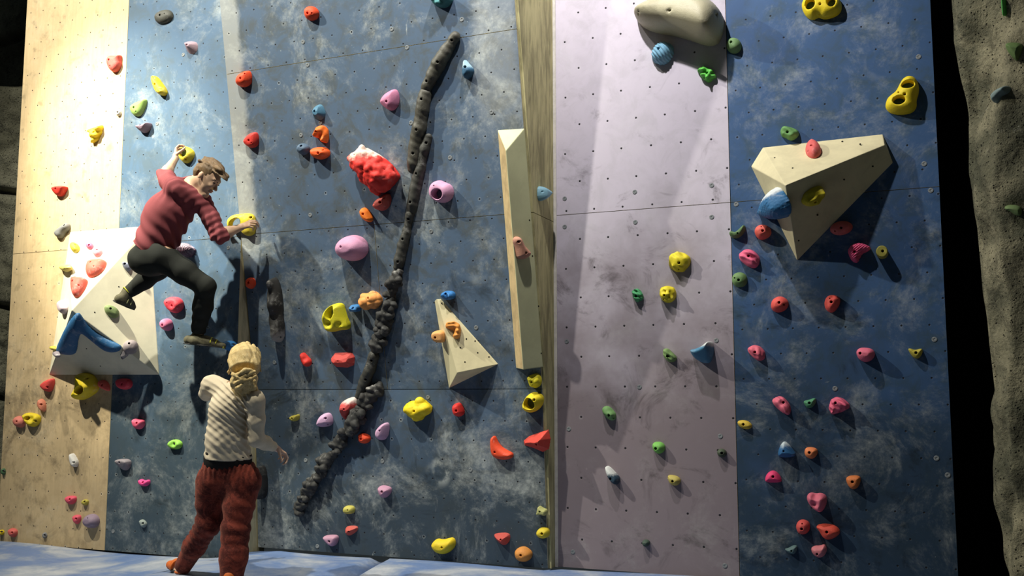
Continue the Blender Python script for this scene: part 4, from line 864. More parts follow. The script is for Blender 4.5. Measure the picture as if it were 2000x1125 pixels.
# ------------------------------------------------------------------ people: one smooth implicit surface per body or garment
class Fig:
    def __init__(s): s.p = []
    def c(s, a, b, ra, rb, k=.03): s.p.append(('c', np.array(a, float), np.array(b, float), ra, rb, k)); return s
    def e(s, c, ax, r, k=.03): s.p.append(('e', np.array(c, float), np.array(ax, float), np.array(r, float), 0, k)); return s
    def chain(s, P, R, k=.03):
        for i in range(len(P)-1): s.c(P[i], P[i+1], R[i], R[i+1], k)
        return s
    def build(s, name, h, mat, parent=None, post=None, cuts=()):
        lo = np.full(3, 1e9); hi = -lo
        for q in s.p:
            pts, r = ([q[1], q[2]], max(q[3], q[4])) if q[0] == 'c' else ([q[1]], max(q[3]))
            for p in pts: lo = np.minimum(lo, p-r); hi = np.maximum(hi, p+r)
        m = .02+3*h; lo -= m; hi += m; n = ((hi-lo)/h).astype(int)+1
        ax = [(lo[i]+h*np.arange(n[i])).astype(np.float32) for i in range(3)]
        G = np.full(tuple(n), .06, np.float32)
        for q in s.p:
            k = q[5]; r = max(q[3], q[4]) if q[0] == 'c' else max(q[3]); m = r+k+.05
            a = np.minimum(q[1], q[2]) if q[0] == 'c' else q[1]; b = np.maximum(q[1], q[2]) if q[0] == 'c' else q[1]
            sl = tuple(slice(max(0, int((a[i]-m-lo[i])/h)), min(n[i], int((b[i]+m-lo[i])/h)+2)) for i in range(3))
            X, Y, Z = [ax[i][sl[i]].reshape([-1 if j == i else 1 for j in range(3)]) for i in range(3)]
            if q[0] == 'c':
                e = q[2]-q[1]; L = max(float(e@e), 1e-9)
                t = np.clip(((X-q[1][0])*e[0]+(Y-q[1][1])*e[1]+(Z-q[1][2])*e[2])/L, 0, 1)
                d = np.sqrt((X-q[1][0]-e[0]*t)**2+(Y-q[1][1]-e[1]*t)**2+(Z-q[1][2]-e[2]*t)**2)-(q[3]+(q[4]-q[3])*t)
            else:
                A = q[2]; D = (X-q[1][0], Y-q[1][1], Z-q[1][2])
                l = [(D[0]*A[i][0]+D[1]*A[i][1]+D[2]*A[i][2])/q[3][i] for i in range(3)]
                d = (np.sqrt(l[0]**2+l[1]**2+l[2]**2)-1)*min(q[3])
            g = G[sl]
            if k < 0: G[sl] = np.maximum(g, -d); continue
            G[sl] = np.minimum(g, d)-np.clip(k-np.abs(g-d), 0, None)**2/(4*k)
        X, Y, Z = [ax[i].reshape([-1 if j == i else 1 for j in range(3)]) for i in range(3)]
        if post: G = post(G, X, Y, Z)
        for (p, nn, rad) in cuts:                          # flat hems and cuffs
            p = np.array(p); nn = np.array(nn, float); nn /= np.linalg.norm(nn)
            pl_ = (X-p[0])*nn[0]+(Y-p[1])*nn[1]+(Z-p[2])*nn[2]
            near = ((X-p[0])**2+(Y-p[1])**2+(Z-p[2])**2) < rad*rad
            G = np.where(near, np.maximum(G, pl_), G)
        V, Q = nets(G.astype(np.float32), lo, h)
        return link(name, np_mesh(name, V, Q), mat, parent)
def nrm(v): v = np.array(v, float); return v/np.linalg.norm(v)
def lerp(a, b, t): return np.array(a)*(1-t)+np.array(b)*t
def hand(f, wrist, d, n, side, curl=1.0, thumb=.6, spread=.25, s=1.0, wr=.026):
    """palm runs along d, palm faces n, the thumb leaves on `side`; every finger is a chain of three bones of its own length"""
    d = nrm(d); n = nrm(np.array(n)-d*np.dot(n, d)); sd = nrm(np.cross(d, n)); sd = sd if np.dot(sd, side) > 0 else -sd
    W = np.array(wrist, float)
    P = lambda a, b, c: W+(d*a+sd*b+n*c)*s
    f.c(P(0, 0, 0), P(.03, .0, 0), wr*s, .024*s, .012)
    for b in (-.026, -.009, .009, .026):
        f.c(P(.02, b*.6, 0), P(.082, b, .002), .0145*s, .0125*s, .010)
    base = [(.088, .031, .042, .026, .021), (.092, .011, .047, .030, .023), (.088, -.010, .043, .027, .021), (.080, -.030, .034, .020, .018)]
    for i, (a, b, l1, l2, l3) in enumerate(base):
        ang = 0; q = P(a, b, 0); rr = .0092-.0005*abs(i-1)
        fd = nrm(d+sd*spread*b*12)
        c = curl*(1+.10*(i-1.5))
        for j, l in enumerate((l1, l2, l3)):
            ang += (c*.75, c*.95, c*.55)[j]
            v = fd*math.cos(ang)+n*math.sin(ang)
            q2 = q+v*l*s; f.c(q, q2, rr*s, (rr-.0008)*s, .003); q = q2; rr -= .0008
    q = P(.022, .026, .004); v = nrm(d*.55+sd*(.95-.5*thumb)+n*(.25+.9*thumb))
    q2 = q+v*.040*s; f.c(q, q2, .0135*s, .0108*s, .008)
    v = nrm(v*.8+n*.5*thumb+d*.35); q3 = q2+v*.030*s; f.c(q2, q3, .0105*s, .0095*s, .004)
    v = nrm(v+d*.2); f.c(q3, q3+v*.024*s, .0095*s, .008*s, .004)

def cloth(name, col, rough=.85, var=.15, sc=300, spec=.15): return simple(name, col, rough, spec, var, sc, .25, .002)
def skin(name, col):
    t = NT(name, .5, .35); n = t.noise(14, 4, .6); t.b.inputs['Subsurface Weight'].default_value = .08
    t.b.inputs['Subsurface Radius'].default_value = (.02, .008, .004)
    t.bump(t.noise(260, 2), .15, .001)
    return t.done(t.mix(t.rng(n, .35, .7, 0, .5), col, (col[0]*.92, col[1]*.78, col[2]*.72)))
def hairmat(name, a, b, sc=(60, 60, 9)):
    t = NT(name, .45, .4); n = t.noise(3, 5, .7, 1.5, vec=t.map(sc)); n2 = t.noise(16, 4, .6)
    t.bump(n, .8, .006); return t.done(t.mix(t.rng(n, .38, .62), t.mix(t.rng(n2, .4, .65), a, tuple(x*.6 for x in a)), b))
def person(name, base, label):
    o = bpy.data.objects.new(name, None); COL.objects.link(o); o.location = base; o.empty_display_size = .1
    setp(o, label, 'person'); bpy.context.view_layer.update(); return o
def adopt(o, root):
    o.parent = root; o.matrix_parent_inverse = root.matrix_world.inverted()
cIn = nrm(cH)                                              # away from the camera, level
UP = np.array([0, 0, 1.0])

# ================================================================= the climber
def M(px, py, w): return PW.hit(px, py, w)
root = person('climber', tuple(M(330, 600, .8)), 'man climbing in a maroon top and black trousers, gripping two yellow ring holds')
pel = M(297, 492, .93); hipL = M(283, 506, .93); hipR = M(318, 503, .95)
waist = M(308, 466, .92); chest = M(338, 408, .92); c7 = M(371, 362, .88)
shL = M(343, 367, 1.00); elL = M(319, 347, .76); wrL = M(343, 309, .60); 
shR = M(394, 396, .86); elR = M(431, 459, .80); wrR = M(470, 444, .64)
knR = M(402, 560, .80); anR = M(386, 657, .66); knL = M(309, 527, .74); anL = M(247, 574, .90)
S = M_skinm = skin('man_skin', (.60, .40, .27))
# head frame: looks right and down, seen in profile
hc = M(405, 347, .90)
fw = nrm(cR*.76-cU*.60-cD*.17); hu = nrm(cR*.60+cU*.79); hu = nrm(hu-fw*np.dot(hu, fw)); hs = nrm(np.cross(fw, hu))
if np.dot(hs, cD) > 0: hs = -hs                            # the cheek toward the camera
HA = [fw, hu, hs]
HSZ = 1.06
def hp(a, b, c): return hc+(fw*a+hu*b+hs*c)*HSZ            # metres in the head frame
f = Fig()
f.e(hp(-.012, .030, 0), HA, (.098, .088, .076), .02)       # skull
f.e(hp(.030, -.022, 0), HA, (.066, .085, .060), .03)       # face block
f.c(hp(-.01, -.055, 0), hp(.062, -.098, 0), .044, .024, .025)   # jaw to chin
f.e(hp(.076, .028, 0), HA, (.022, .018, .050), .015)       # brow
f.c(hp(.088, .008, 0), hp(.112, -.030, 0), .008, .0115, .010)   # nose
f.e(hp(.104, -.034, .010), HA, (.009, .007, .008), .006); f.e(hp(.104, -.034, -.010), HA, (.009, .007, .008), .006)
f.e(hp(.090, -.056, 0), HA, (.013, .006, .024), .007); f.e(hp(.086, -.069, 0), HA, (.012, .007, .022), .007)
f.e(hp(.078, -.100, 0), HA, (.016, .014, .018), .012)
f.e(hp(.072, -.022, .034), HA, (.022, .020, .016), .015); f.e(hp(.072, -.022, -.034), HA, (.022, .020, .016), .015)
for sg in (1, -1):
    f.e(hp(-.018, -.008, .073*sg), HA, (.017, .030, .009), .006)
    f.e(hp(-.014, -.008, .083*sg), HA, (.010, .019, .006), -1)
    f.e(hp(.079, .008, .032*sg), HA, (.014, .011, .013), .004)
nb = lerp(c7, hp(-.045, -.05, 0), .1)
f.c(c7, hp(-.035, -.045, 0), .060, .054, .03)
# torso and limbs
f.chain([pel, waist, chest], [.105, .100, .128], .05)
f.c(lerp(shL, shR, .12), lerp(shL, shR, .88), .075, .075, .05); f.c(chest, c7, .11, .055, .05)
f.c(hipL, pel, .10, .11, .05); f.c(hipR, pel, .10, .11, .05)
f.chain([shL, elL, lerp(elL, wrL, .35), wrL], [.054, .041, .043, .026], .025)
f.chain([shR, elR, lerp(elR, wrR, .35), wrR], [.054, .041, .043, .027], .025)
f.chain([hipR, lerp(hipR, knR, .5), knR, lerp(knR, anR, .35), anR], [.085, .075, .056, .056, .036], .03)
f.chain([hipL, knL, lerp(knL, anL, .35), anL], [.085, .056, .055, .036], .03)
# left hand hooked over the rim of the upper ring, right hand clamped over the big ring
hand(f, wrL, M(343, 290, .57)-wrL, (.9, .75, -.25), (.15, -.7, .1), 1.0, .7, .15, .95)
hand(f, wrR, M(489, 436, .63)-wrR, (.05, .9, -.45), (.0, -.1, 1.0), .95, .5, .15, .95, .027)
body = f.build('body', .0042, S); adopt(body, root)
# face details
dk = simple('brow_hair', (.11, .065, .03), .8, .2, .3, 200)
for sg in (1, -1):
    b = Fig().c(hp(.094, .022, .016*sg), hp(.080, .028, .050*sg), .0045, .0035, .004); adopt(b.build('eyebrow', .0022, dk), root)
    ey = Fig().e(hp(.0835, .006, .033*sg), HA, (.0115, .0085, .0120), .002); adopt(ey.build('eye', .0018, simple('eye_dark', (.035, .02, .015), .25, .5, 0)), root)
li = Fig().e(hp(.094, -.0565, 0), HA, (.0105, .0035, .021), .002).e(hp(.0915, -.067, 0), HA, (.010, .004, .019), .002)
adopt(li.build('lips', .0018, simple('lips', (.42, .17, .13), .5, .4, .1)), root)
# hair: short back and sides, longer tousled fringe
hr = Fig()
hr.e(hp(-.022, .044, 0), HA, (.101, .088, .083), .02)
hr.e(hp(-.060, .008, 0), HA, (.062, .070, .074), .02)
for i, (a, b, c, r) in enumerate([(.05, .104, .03, .034), (.085, .082, .0, .032), (.105, .066, .02, .026), (.078, .090, -.035, .03), (.02, .118, .0, .035), (-.03, .122, .01, .032), (-.08, .10, .0, .03), (.10, .052, -.02, .022), (.108, .060, .0, .020)]):
    hr.e(hp(a, b, c), HA, (r*1.35, r*.8, r), .02)
rg = random.Random(4)
for i in range(46):
    a = rg.uniform(-.09, .11); c = rg.uniform(-.06, .07); b = .118-.5*max(a, 0)**1.4-abs(c)*.45-.25*max(-a-.03, 0)
    p0 = hp(a-.02, b-.012, c); hr.c(p0, p0+fw*rg.uniform(.02, .045)+hu*rg.uniform(-.012, .006)+hs*rg.uniform(-.015, .015), .010, .004, .008)
def hpost(G, X, Y, Z):
    F_ = (X-hc[0])*fw[0]+(Y-hc[1])*fw[1]+(Z-hc[2])*fw[2]; U_ = (X-hc[0])*hu[0]+(Y-hc[1])*hu[1]+(Z-hc[2])*hu[2]; S_ = (X-hc[0])*hs[0]+(Y-hc[1])*hs[1]+(Z-hc[2])*hs[2]
    G = G+.0022*snoise(F_*.5, U_*2, S_*2, 130, 1)
    face = np.minimum(F_-.052+.25*(U_-.02), .062-U_)       # bare forehead and cheek
    G = np.maximum(G, -np.maximum(-face, -1)-0) if False else np.maximum(G, np.minimum(F_-.050+.2*np.abs(S_), .074-U_)*1.0)
    side = np.minimum(np.minimum(.012-U_, F_+.058), .5)    # below the sideburn, in front of the nape
    G = np.maximum(G, side)
    ear = .030-np.sqrt((F_+.018)**2+(U_+.010)**2)
    return np.maximum(G, np.where(abs(S_) > .03, ear, -1))
adopt(hr.build('hair', .0032, hairmat('brown_hair', (.26, .16, .075), (.12, .07, .03)), post=hpost), root)
# maroon top
sh = Fig()
sh.chain([lerp(pel, waist, -.45), waist, chest], [.148, .142, .155], .06)
sh.c(lerp(shL, shR, .10), lerp(shL, shR, .90), .088, .088, .06); sh.c(chest, lerp(c7, chest, .15), .13, .075, .06)
sh.e(lerp(chest, waist, .35)+nrm(shL-shR)*.05, np.eye(3), (.15, .13, .16), .06)
sh.c(c7, lerp(c7, hp(-.035, -.045, 0), .30), .072, .066, .02)
sh.chain([shL, lerp(shL, elL, .55), lerp(elL, wrL, .12)], [.072, .066, .060], .03)
sh.chain([shR, lerp(shR, elR, .5), elR, lerp(elR, wrR, .22)], [.074, .066, .060, .054], .03)
spine = nrm(c7-pel); armr = nrm(elR-shR); across = nrm(shR-shL)
def folds(G, X, Y, Z):
    q = lambda v, p: (X-p[0])*v[0]+(Y-p[1])*v[1]+(Z-p[2])*v[2]
    dgn = nrm(across*.55+spine*.85)
    n0 = snoise(X, Y, Z, 9, 3)
    w1 = -np.abs(np.sin(q(dgn, pel)*36+n0*2.6))**2*.013*np.clip(.6+snoise(X, Y, Z, 8, 5), 0, 1.4)
    g2 = np.exp(-((X-shR[0])**2+(Y-shR[1])**2+(Z-shR[2])**2)/.12**2); g3 = np.exp(-((X-elR[0])**2+(Y-elR[1])**2+(Z-elR[2])**2)/.13**2)
    g4 = np.exp(-((X-shL[0])**2+(Y-shL[1])**2+(Z-shL[2])**2)/.12**2)
    w2 = np.sin(q(armr, shR)*120+snoise(X, Y, Z, 14, 1)*2)*.005*(g2+g3)+np.sin(q(nrm(elL-shL), shL)*110+snoise(X, Y, Z, 12, 2)*2)*.005*g4
    return G+w1+w2+.0022*snoise(X, Y, Z, 32, 4)
M_top = cloth('maroon_knit', (.245, .062, .070))
nk = nrm(hp(-.035, -.045, 0)-c7)
top = sh.build('long_sleeved_top', .0048, M_top, post=folds, cuts=[(lerp(elL, wrL, .10), wrL-elL, .11), (lerp(elR, wrR, .17), wrR-elR, .10), (lerp(c7, hp(-.035, -.045, 0), .22), nk, .10), (lerp(pel, waist, -.12), -(spine+across*.12), .30)])
adopt(top, root)
# trousers
tr = Fig()
tr.c(hipL, hipR, .125, .122, .06); tr.c(lerp(hipL, hipR, .5), lerp(pel, waist, .85), .132, .132, .05)
tr.chain([hipR, lerp(hipR, knR, .5), knR, lerp(knR, anR, .4), lerp(knR, anR, .93)], [.112, .098, .077, .073, .058], .03)
tr.chain([hipL, knL, lerp(knL, anL, .4), lerp(knL, anL, 1.0)], [.108, .078, .070, .052], .03)
def trf(G, X, Y, Z):
    d1 = nrm(knR-hipR)
    q = (X-knR[0])*d1[0]+(Y-knR[1])*d1[1]+(Z-knR[2])*d1[2]
    return G+.0045*snoise(X, Y, Z, 22, 2)+.003*np.sin(Z*95+snoise(X, Y, Z, 12, 1)*2.5)*np.exp(-((Z-anR[2])/.2)**2)+.002*snoise(X, Y, Z, 60, 5)
M_tr = cloth('black_trousers', (.022, .024, .021))
tro = tr.build('trousers', .0048, M_tr, post=trf, cuts=[(lerp(knR, anR, .89), anR-knR, .10), (lerp(knL, anL, .98), anL-knL, .09), (lerp(pel, waist, .95), spine, .22)])
adopt(tro, root)
# shoes
M_shoe = simple('olive_suede', (.115, .105, .065), .8, .2, .35, 40, .3); M_yel = simple('yellow_trim', (.62, .60, .05), .6, .3, .1, 60, 0); M_sole = simple('dark_rubber', (.03, .03, .028), .6, .3, .2, 50)
def shoe(an, heel, toe, col, up, parent, width=.042):
    d = nrm(toe-heel); sd = nrm(np.cross(d, up)); u = nrm(np.cross(sd, d))
    if np.dot(u, up) < 0: u = -u
    g = Fig(); L = np.linalg.norm(toe-heel)
    g.c(an+u*.015, lerp(heel, toe, .18)+u*.03, .045, .046, .02)
    g.c(heel+u*.03, lerp(heel, toe, .5)+u*.028, .036, .040, .02); g.c(lerp(heel, toe, .5)+u*.026, toe+u*.012-d*.02, .040, .024, .02)
    g.c(lerp(heel, toe, .45)+u*.045, lerp(heel, toe, .7)+u*.028, .034, .03, .02)
    def sp(G, X, Y, Z):
        q = (X-heel[0])*u[0]+(Y-heel[1])*u[1]+(Z-heel[2])*u[2]
        return np.maximum(G, -q-.006)+.0012*snoise(X, Y, Z, 70, 3)
    s_ = g.build('shoe', .0035, M_shoe, post=sp, cuts=[(an+u*.03, u, .08)]); adopt(s_, parent)
    r = Fig(); r.c(heel-d*.005, lerp(heel, toe, .5), .031, .035, .02); r.c(lerp(heel, toe, .5), toe-d*.016, .035, .021, .02)
    def rp(G, X, Y, Z):
        q = (X-heel[0])*u[0]+(Y-heel[1])*u[1]+(Z-heel[2])*u[2]
        return np.maximum(G, abs(q+.002)-.0045)
    k = r.build('sole', .003, M_sole, post=rp); k.parent = s_
    n = 26; c = Fig()                                       # yellow binding round the ankle opening
    for i in range(n):
        a0, a1 = 2*math.pi*i/n, 2*math.pi*(i+1)/n
        P_ = lambda a: an+u*(.030+.010*math.cos(2*a))+d*math.cos(a)*.046+sd*math.sin(a)*.044
        c.c(P_(a0), P_(a1), .0042, .0042, .002)
    k = c.build('collar_trim', .0025, M_yel); k.parent = s_
    return s_, d, u, sd
s1, d, u, sd = shoe(anR, M(367, 671, .72), M(440, 679, .60), None, np.array([0, 0, 1.0]), root)
def straps(heel, toe, u, sd, ats, r=.0042):
    st = Fig()
    for a, h0, w0 in ats:
        q = lerp(heel, toe, a); P_ = [q+u*(.022+(h0-.022)*math.cos(x))+sd*w0*math.sin(x) for x in np.linspace(-1.45, 1.45, 13)]
        st.chain(P_, [r]*13, .002)
    return st
st = straps(M(367, 671, .72), M(440, 679, .60), u, sd, ((.62, .068, .040), (.76, .052, .034)))
k = st.build('velcro_strap', .0025, M_yel); k.parent = s1
toe_c = Fig().c(M(437, 678, .60)-sd*.016, M(437, 678, .60)+sd*.016, .012, .012, .003); k = toe_c.build('toe_cap', .003, M_yel); k.parent = s1
s2, d, u, sd = shoe(anL, M(229, 590, .955), M(262, 604, .80), None, nrm(anL-M(240, 598, .89)), root)
st = straps(M(229, 590, .955), M(262, 604, .80), u, sd, ((.30, .085, .046), (.52, .074, .044)), .0055)
k = st.build('velcro_strap', .0028, simple('pale_yellow_strap', (.50, .50, .22), .6)); k.parent = s2

# ================================================================= the woman watching from the mat
T0 = 6.55
def Wp(px, py, t=T0): return PT(px, py, t)
fc = Wp(450, 1137, 6.5)
root2 = person('watching_woman', (float(fc[0]), float(fc[1]), 0.0), 'blonde woman seen from behind on the mat, cream top, rust red trousers')
hc = Wp(479, 709, 6.60)
fw = nrm(cIn*.90-cR*.22+UP*.34); hu = nrm(UP*.93-cIn*.33); hu = nrm(hu-fw*np.dot(hu, fw)); hs = nrm(np.cross(fw, hu))
HA = [fw, hu, hs]
nk0 = Wp(468, 757, 6.60)
wsL = Wp(411, 752, 6.66); wsR = Wp(499, 783, 6.50)
weL = Wp(404, 757, 6.40); 
weL = Wp(403, 768, 6.86); wwL = Wp(446, 762, 7.04)
weR = Wp(501, 858, 6.52); wwR = Wp(537, 874, 6.68)
wch = Wp(448, 800, 6.58); wwa = Wp(443, 862, 6.58); wpe = Wp(446, 915, 6.60)
whL = Wp(420, 935, 6.62); whR = Wp(474, 935, 6.58)
wkL = Wp(408, 1020, 6.62); waL = Wp(354, 1112, 6.84); wkR = Wp(459, 1035, 6.50); waR = Wp(452, 1142, 6.42)
S2 = skin('woman_skin', (.66, .45, .33))
f = Fig()
f.e(hp(-.005, .028, 0), HA, (.092, .086, .074), .02); f.e(hp(.028, -.02, 0), HA, (.062, .082, .056), .03)
f.c(hp(0, -.05, 0), hp(.060, -.088, 0), .040, .022, .025); f.c(hp(.086, .008, 0), hp(.106, -.026, 0), .007, .010, .008)
f.e(hp(.086, -.052, 0), HA, (.012, .006, .022), .006); f.e(hp(.083, -.064, 0), HA, (.011, .006, .020), .006)
for sg in (1, -1):
    f.e(hp(-.010, -.006, .071*sg), HA, (.015, .026, .008), .006); f.e(hp(.072, .006, .030*sg), HA, (.014, .010, .013), .004)
f.c(nk0, hp(-.03, -.045, 0), .050, .046, .025)
f.chain([wpe, wwa, wch], [.115, .098, .108], .05); f.c(lerp(wsL, wsR, .1), lerp(wsL, wsR, .9), .058, .058, .05); f.c(wch, nk0, .09, .048, .05)
f.c(whL, whR, .105, .105, .05)
f.chain([wsL, weL, lerp(weL, wwL, .4), wwL], [.047, .036, .036, .022], .025)
f.chain([wsR, lerp(wsR, weR, .5), weR, lerp(weR, wwR, .45), wwR], [.048, .044, .042, .037, .0225], .025)
f.chain([whL, lerp(whL, wkL, .5), wkL, lerp(wkL, waL, .35), waL], [.09, .075, .054, .052, .034], .03)
f.chain([whR, lerp(whR, wkR, .5), wkR, lerp(wkR, waR, .35), waR], [.09, .075, .054, .052, .034], .03)
for a, tt in ((waL, Wp(330, 1120, 6.95)), (waR, Wp(468, 1160, 6.62))):
    dd = nrm(np.array([tt[0]-a[0], tt[1]-a[1], 0])); f.c(a-UP*.03, np.array([a[0], a[1], .035])+dd*.10, .032, .026, .02)
hand(f, wwR, nrm(Wp(552, 883, 6.72)-wwR), -UP+cR*-.2, cIn*-.3-UP*.2, .85, .6, .2, .90, .0225)
hand(f, wwL, nrm(cR*.8+cIn*.4), cIn-UP*.3, UP, .6, .4, .2, .88, .022)
b2 = f.build('body', .0042, S2); adopt(b2, root2)
for sg in (1, -1):
    ey = Fig().e(hp(.0775, .006, .031*sg), HA, (.0105, .0075, .011), .002); adopt(ey.build('eye', .0018, simple('eye_dark', (.05, .07, .09), .25, .5, 0)), root2)
    b = Fig().c(hp(.086, .022, .015*sg), hp(.074, .027, .046*sg), .0035, .0028, .004); adopt(b.build('eyebrow', .0022, simple('fair_brow', (.32, .22, .10), .8)), root2)
li = Fig().e(hp(.091, -.052, 0), HA, (.009, .0035, .019), .002).e(hp(.088, -.0625, 0), HA, (.009, .004, .017), .002)
adopt(li.build('lips', .0018, simple('rosy_lips', (.50, .18, .16), .5, .4, .1)), root2)
# hair: smooth crown, a twisted bun low at the back, loose ends below it
hr = Fig(); rg = random.Random(11)
hr.e(hp(-.018, .036, 0), HA, (.106, .094, .099), .02); hr.e(hp(-.050, -.010, 0), HA, (.070, .090, .096), .03)
bun = Wp(478, 738, 6.485)
hr.e(bun, [cR, cU, cD], (.090, .048, .060), .012); hr.e(Wp(479, 764, 6.50), [cR, cU, cD], (.092, .085, .042), .03); hr.e(Wp(484, 784, 6.50), [cR, cU, cD], (.055, .060, .034), .03)
for i in range(6):                                         # twisted locks across the knot
    q = i/5-.5; pts = []
    for k in range(7):
        x = -1+k/3; pts.append(bun+cR*x*.078*math.sqrt(max(1-.9*q*q*2, .2))+cU*(q*.080+.018*math.sin(x*2.6+i*1.3))-cD*(.060*math.sqrt(max(0, 1-.75*x*x))+.004*(i % 2)))
    hr.chain(pts, [.009, .013, .016, .0165, .016, .013, .009], .003)
for i in range(22):                                        # wavy locks hanging below it
    x = -.075+.15*i/21; z0 = rg.uniform(-.02, .0); pts = []
    for k in range(4): pts.append(bun+cR*(x*(1-.05*k)+.010*math.sin(k*1.7+i*2.3))+cU*(z0-.026*k*(1.25-abs(x)*7))-cD*(.040-.004*k+.008*math.sin(i*1.9)))
    hr.chain(pts, [.011, .012, .011, .007], .009)
for i in range(60):                                        # strands sweeping back over the crown into the bun
    a = rg.uniform(-1.35, 1.35); p0 = hp(.045+rg.uniform(-.02, .01), .10*math.cos(a)+.018, .092*math.sin(a)); p1 = hp(-.06, .105*math.cos(a)*.8+.02, .094*math.sin(a)); p2 = bun+cR*math.sin(a)*-.0+hs*math.sin(a)*.05*0+cU*.03-cD*.01
    pm = hp(-.116, .040*math.cos(a)+.005, .080*math.sin(a)); p2 = hp(-.105, -.055, .045*math.sin(a))
    hr.c(p0, p1, .009, .010, .006); hr.c(p1, pm, .010, .010, .006); hr.c(pm, p2, .010, .008, .006)
for i in range(16):                                        # wisps at the sides
    sg = rg.choice((-1, 1)); p0 = hp(.0+rg.uniform(-.03, .03), rg.uniform(-.03, .06), .090*sg); hr.c(p0, p0-UP*rg.uniform(.03, .06)+cR*rg.uniform(.0, .02)*(1 if np.dot(hs, cR)*sg > 0 else -1), .006, .003, .005)
def wh(G, X, Y, Z):
    F_ = (X-hc[0])*fw[0]+(Y-hc[1])*fw[1]+(Z-hc[2])*fw[2]; U_ = (X-hc[0])*hu[0]+(Y-hc[1])*hu[1]+(Z-hc[2])*hu[2]
    G = G+.0026*snoise(X*2.6, Y*2.6, Z*.7, 90, 2)+.003*snoise(X, Y, Z, 34, 5)
    return np.maximum(G, np.minimum(F_-.045, .070-U_))
adopt(hr.build('hair', .0034, hairmat('blonde_hair', (1.0, .80, .40), (.62, .40, .13), (80, 80, 11)), post=wh), root2)
# cream top
sh = Fig()
sh.chain([lerp(wpe, wwa, .38), wwa, wch], [.134, .126, .136], .06)
sh.c(lerp(wsL, wsR, .06), lerp(wsL, wsR, .94), .070, .070, .05); sh.c(wch, lerp(nk0, wch, .15), .112, .066, .05)
sh.c(lerp(wpe, wwa, .25)-cR*.03, lerp(wpe, wwa, .25)+cR*.03, .130, .130, .05)
sh.c(nk0, lerp(nk0, hp(-.03, -.045, 0), .3), .062, .056, .02)
sh.chain([wsL, weL, lerp(weL, wwL, .4), wwL], [.064, .048, .044, .031], .03)
sh.chain([wsR, lerp(wsR, weR, .5), weR, lerp(weR, wwR, .45), lerp(weR, wwR, 1.0)], [.064, .055, .050, .045, .031], .03)
sp2 = nrm(nk0-wpe)
def wf(G, X, Y, Z):
    q = lambda v, p: (X-p[0])*v[0]+(Y-p[1])*v[1]+(Z-p[2])*v[2]
    lr = q(cR, wwa); zz = q(sp2, wwa)
    amp = .0062*np.clip(.9+.8*snoise(X, Y, Z, 11, 2), 0.1, 1.8)
    a = np.sin((zz+lr*.5+1.2*lr*lr)*118+snoise(X, Y, Z, 14, 6)*4.2)
    amp = amp*(1-.9*np.exp(-((X-wsL[0])**2+(Y-wsL[1])**2+(Z-wsL[2])**2)/.22**2))*1.25*np.clip((.20-np.abs(lr))/.04, .06, 1)
    return G-amp*.8*(1.6*np.abs(np.sin((zz+lr*.5+1.3*lr*lr)*66+snoise(X, Y, Z, 9, 6)*2.6))**3-.6)+.0016*snoise(X, Y, Z*2, 70, 1)+.002*snoise(X, Y, Z, 40, 3)
M_cr = cloth('cream_jersey', (.68, .58, .42))
adopt(sh.build('top', .0048, M_cr, post=wf, cuts=[(lerp(nk0, hp(-.03, -.045, 0), .2), sp2, .09), (lerp(weR, wwR, .93), wwR-weR, .05), (lerp(weL, wwL, .93), wwL-weL, .05), (lerp(wpe, wwa, .40), -sp2+cR*.10, .26)]), root2)
# dark vest hem between top and trousers, then the trousers
vb = Fig().c(lerp(wpe, wwa, .30)-cR*.028, lerp(wpe, wwa, .30)+cR*.030, .130, .130, .04).c(lerp(wpe, wwa, .6)-cR*.02, lerp(wpe, wwa, .6)+cR*.02, .122, .122, .04)
adopt(vb.build('dark_undershirt', .005, cloth('black_jersey', (.02, .018, .016)), cuts=[(lerp(wpe, wwa, .62), sp2, .3)]), root2)
t = NT('rust_velvet', .85, .1)
n = t.noise(9, 6, .75, .6); n2 = t.noise(60, 4, .8)
c = t.mix(t.rng(n, .38, .58), (.20, .040, .026), (.065, .014, .012)); c = t.mix(t.rng(n2, .5, .75, 0, .6), c, (.33, .09, .06))
t.b.inputs['Sheen Weight'].default_value = .25; t.b.inputs['Sheen Tint'].default_value = (.8, .35, .25, 1)
t.bump(n2, .5, .004); M_ru = t.done(c)
tr = Fig()
tr.c(lerp(wpe, wwa, .12)-cR*.035, lerp(wpe, wwa, .12)+cR*.035, .126, .126, .05); tr.c(whL-UP*.02, whR-UP*.02, .122, .122, .06)
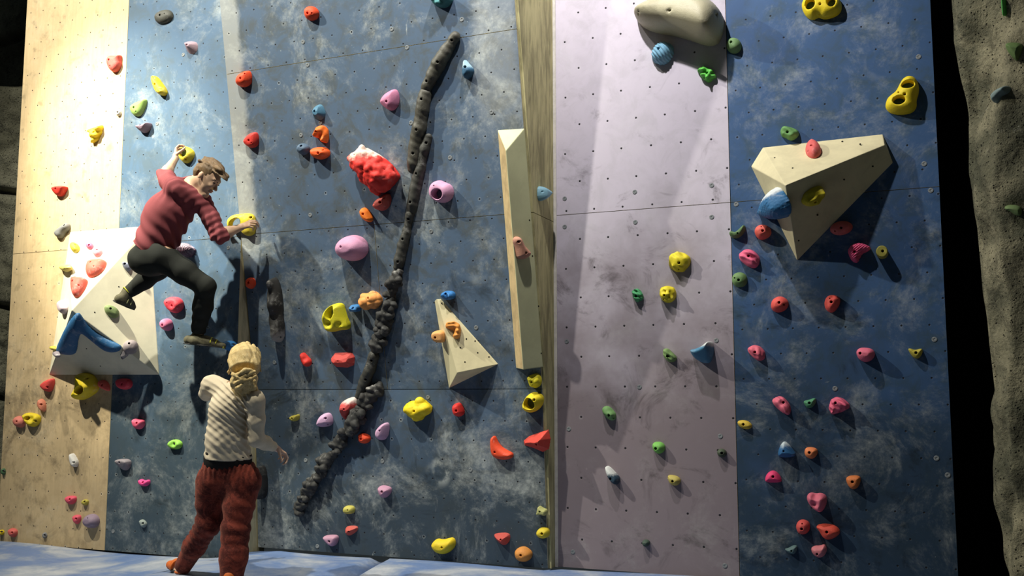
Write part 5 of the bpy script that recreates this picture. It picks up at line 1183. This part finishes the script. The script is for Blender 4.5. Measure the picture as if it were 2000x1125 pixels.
tr.chain([whL-UP*.03, lerp(whL, wkL, .5), wkL, lerp(wkL, waL, .5), lerp(wkL, waL, .97)], [.112, .100, .084, .074, .058], .04)
tr.chain([whR-UP*.03, lerp(whR, wkR, .5), wkR, lerp(wkR, waR, .5), lerp(wkR, waR, .92)], [.112, .102, .088, .086, .074], .04)
def wt(G, X, Y, Z):
    lr = (X-wpe[0])*cR[0]+(Y-wpe[1])*cR[1]
    n_ = snoise(X, Y, Z, 10, 1); low = np.exp(-((Z-.42)/.22)**2); top_ = np.exp(-((Z-wpe[2]-.02)/.07)**2)
    return G+.0035*np.sin(Z*85+lr*40+n_*5)*low+.0035*np.sin(lr*190+n_*3)*top_+.004*snoise(X, Y, Z, 26, 3)
adopt(tr.build('trousers', .005, M_ru, post=wt, cuts=[(lerp(wpe, wwa, .34), sp2, .3), (lerp(wkR, waR, .90), waR-wkR, .12), (lerp(wkL, waL, .95), waL-wkL, .09)]), root2)
M_os = simple('orange_shoe', (.70, .16, .03), .6, .3, .25, 40)
for a, tt in ((waL, Wp(330, 1120, 6.95)), (waR, Wp(468, 1160, 6.62))):
    dd = nrm(np.array([tt[0]-a[0], tt[1]-a[1], 0])); sz = .030+mat_z(a[0], a[1])
    g0 = np.array([a[0], a[1], sz+.008])-dd*.035; g1 = g0+dd*.19
    g = Fig(); g.c(a-UP*.035, g0+UP*.02, .046, .044, .02); g.c(g0, lerp(g0, g1, .6), .036, .041, .02); g.c(lerp(g0, g1, .6), g1, .041, .030, .02); g.c(g0+UP*.035, lerp(g0, g1, .5)+UP*.02, .036, .034, .02)
    zf = mat_z(a[0], a[1])+.003
    s_ = g.build('shoe', .004, M_os, post=lambda G, X, Y, Z: np.maximum(G, zf-Z), cuts=[(a-UP*.012, UP, .08)]); adopt(s_, root2)
    r = Fig().c(g0, lerp(g0, g1, .6), .038, .043, .02).c(lerp(g0, g1, .6), g1, .043, .032, .02)
    k = r.build('sole', .0035, M_sole, post=lambda G, X, Y, Z: np.maximum(G, np.maximum(zf-Z, Z-zf-.014))); k.parent = s_
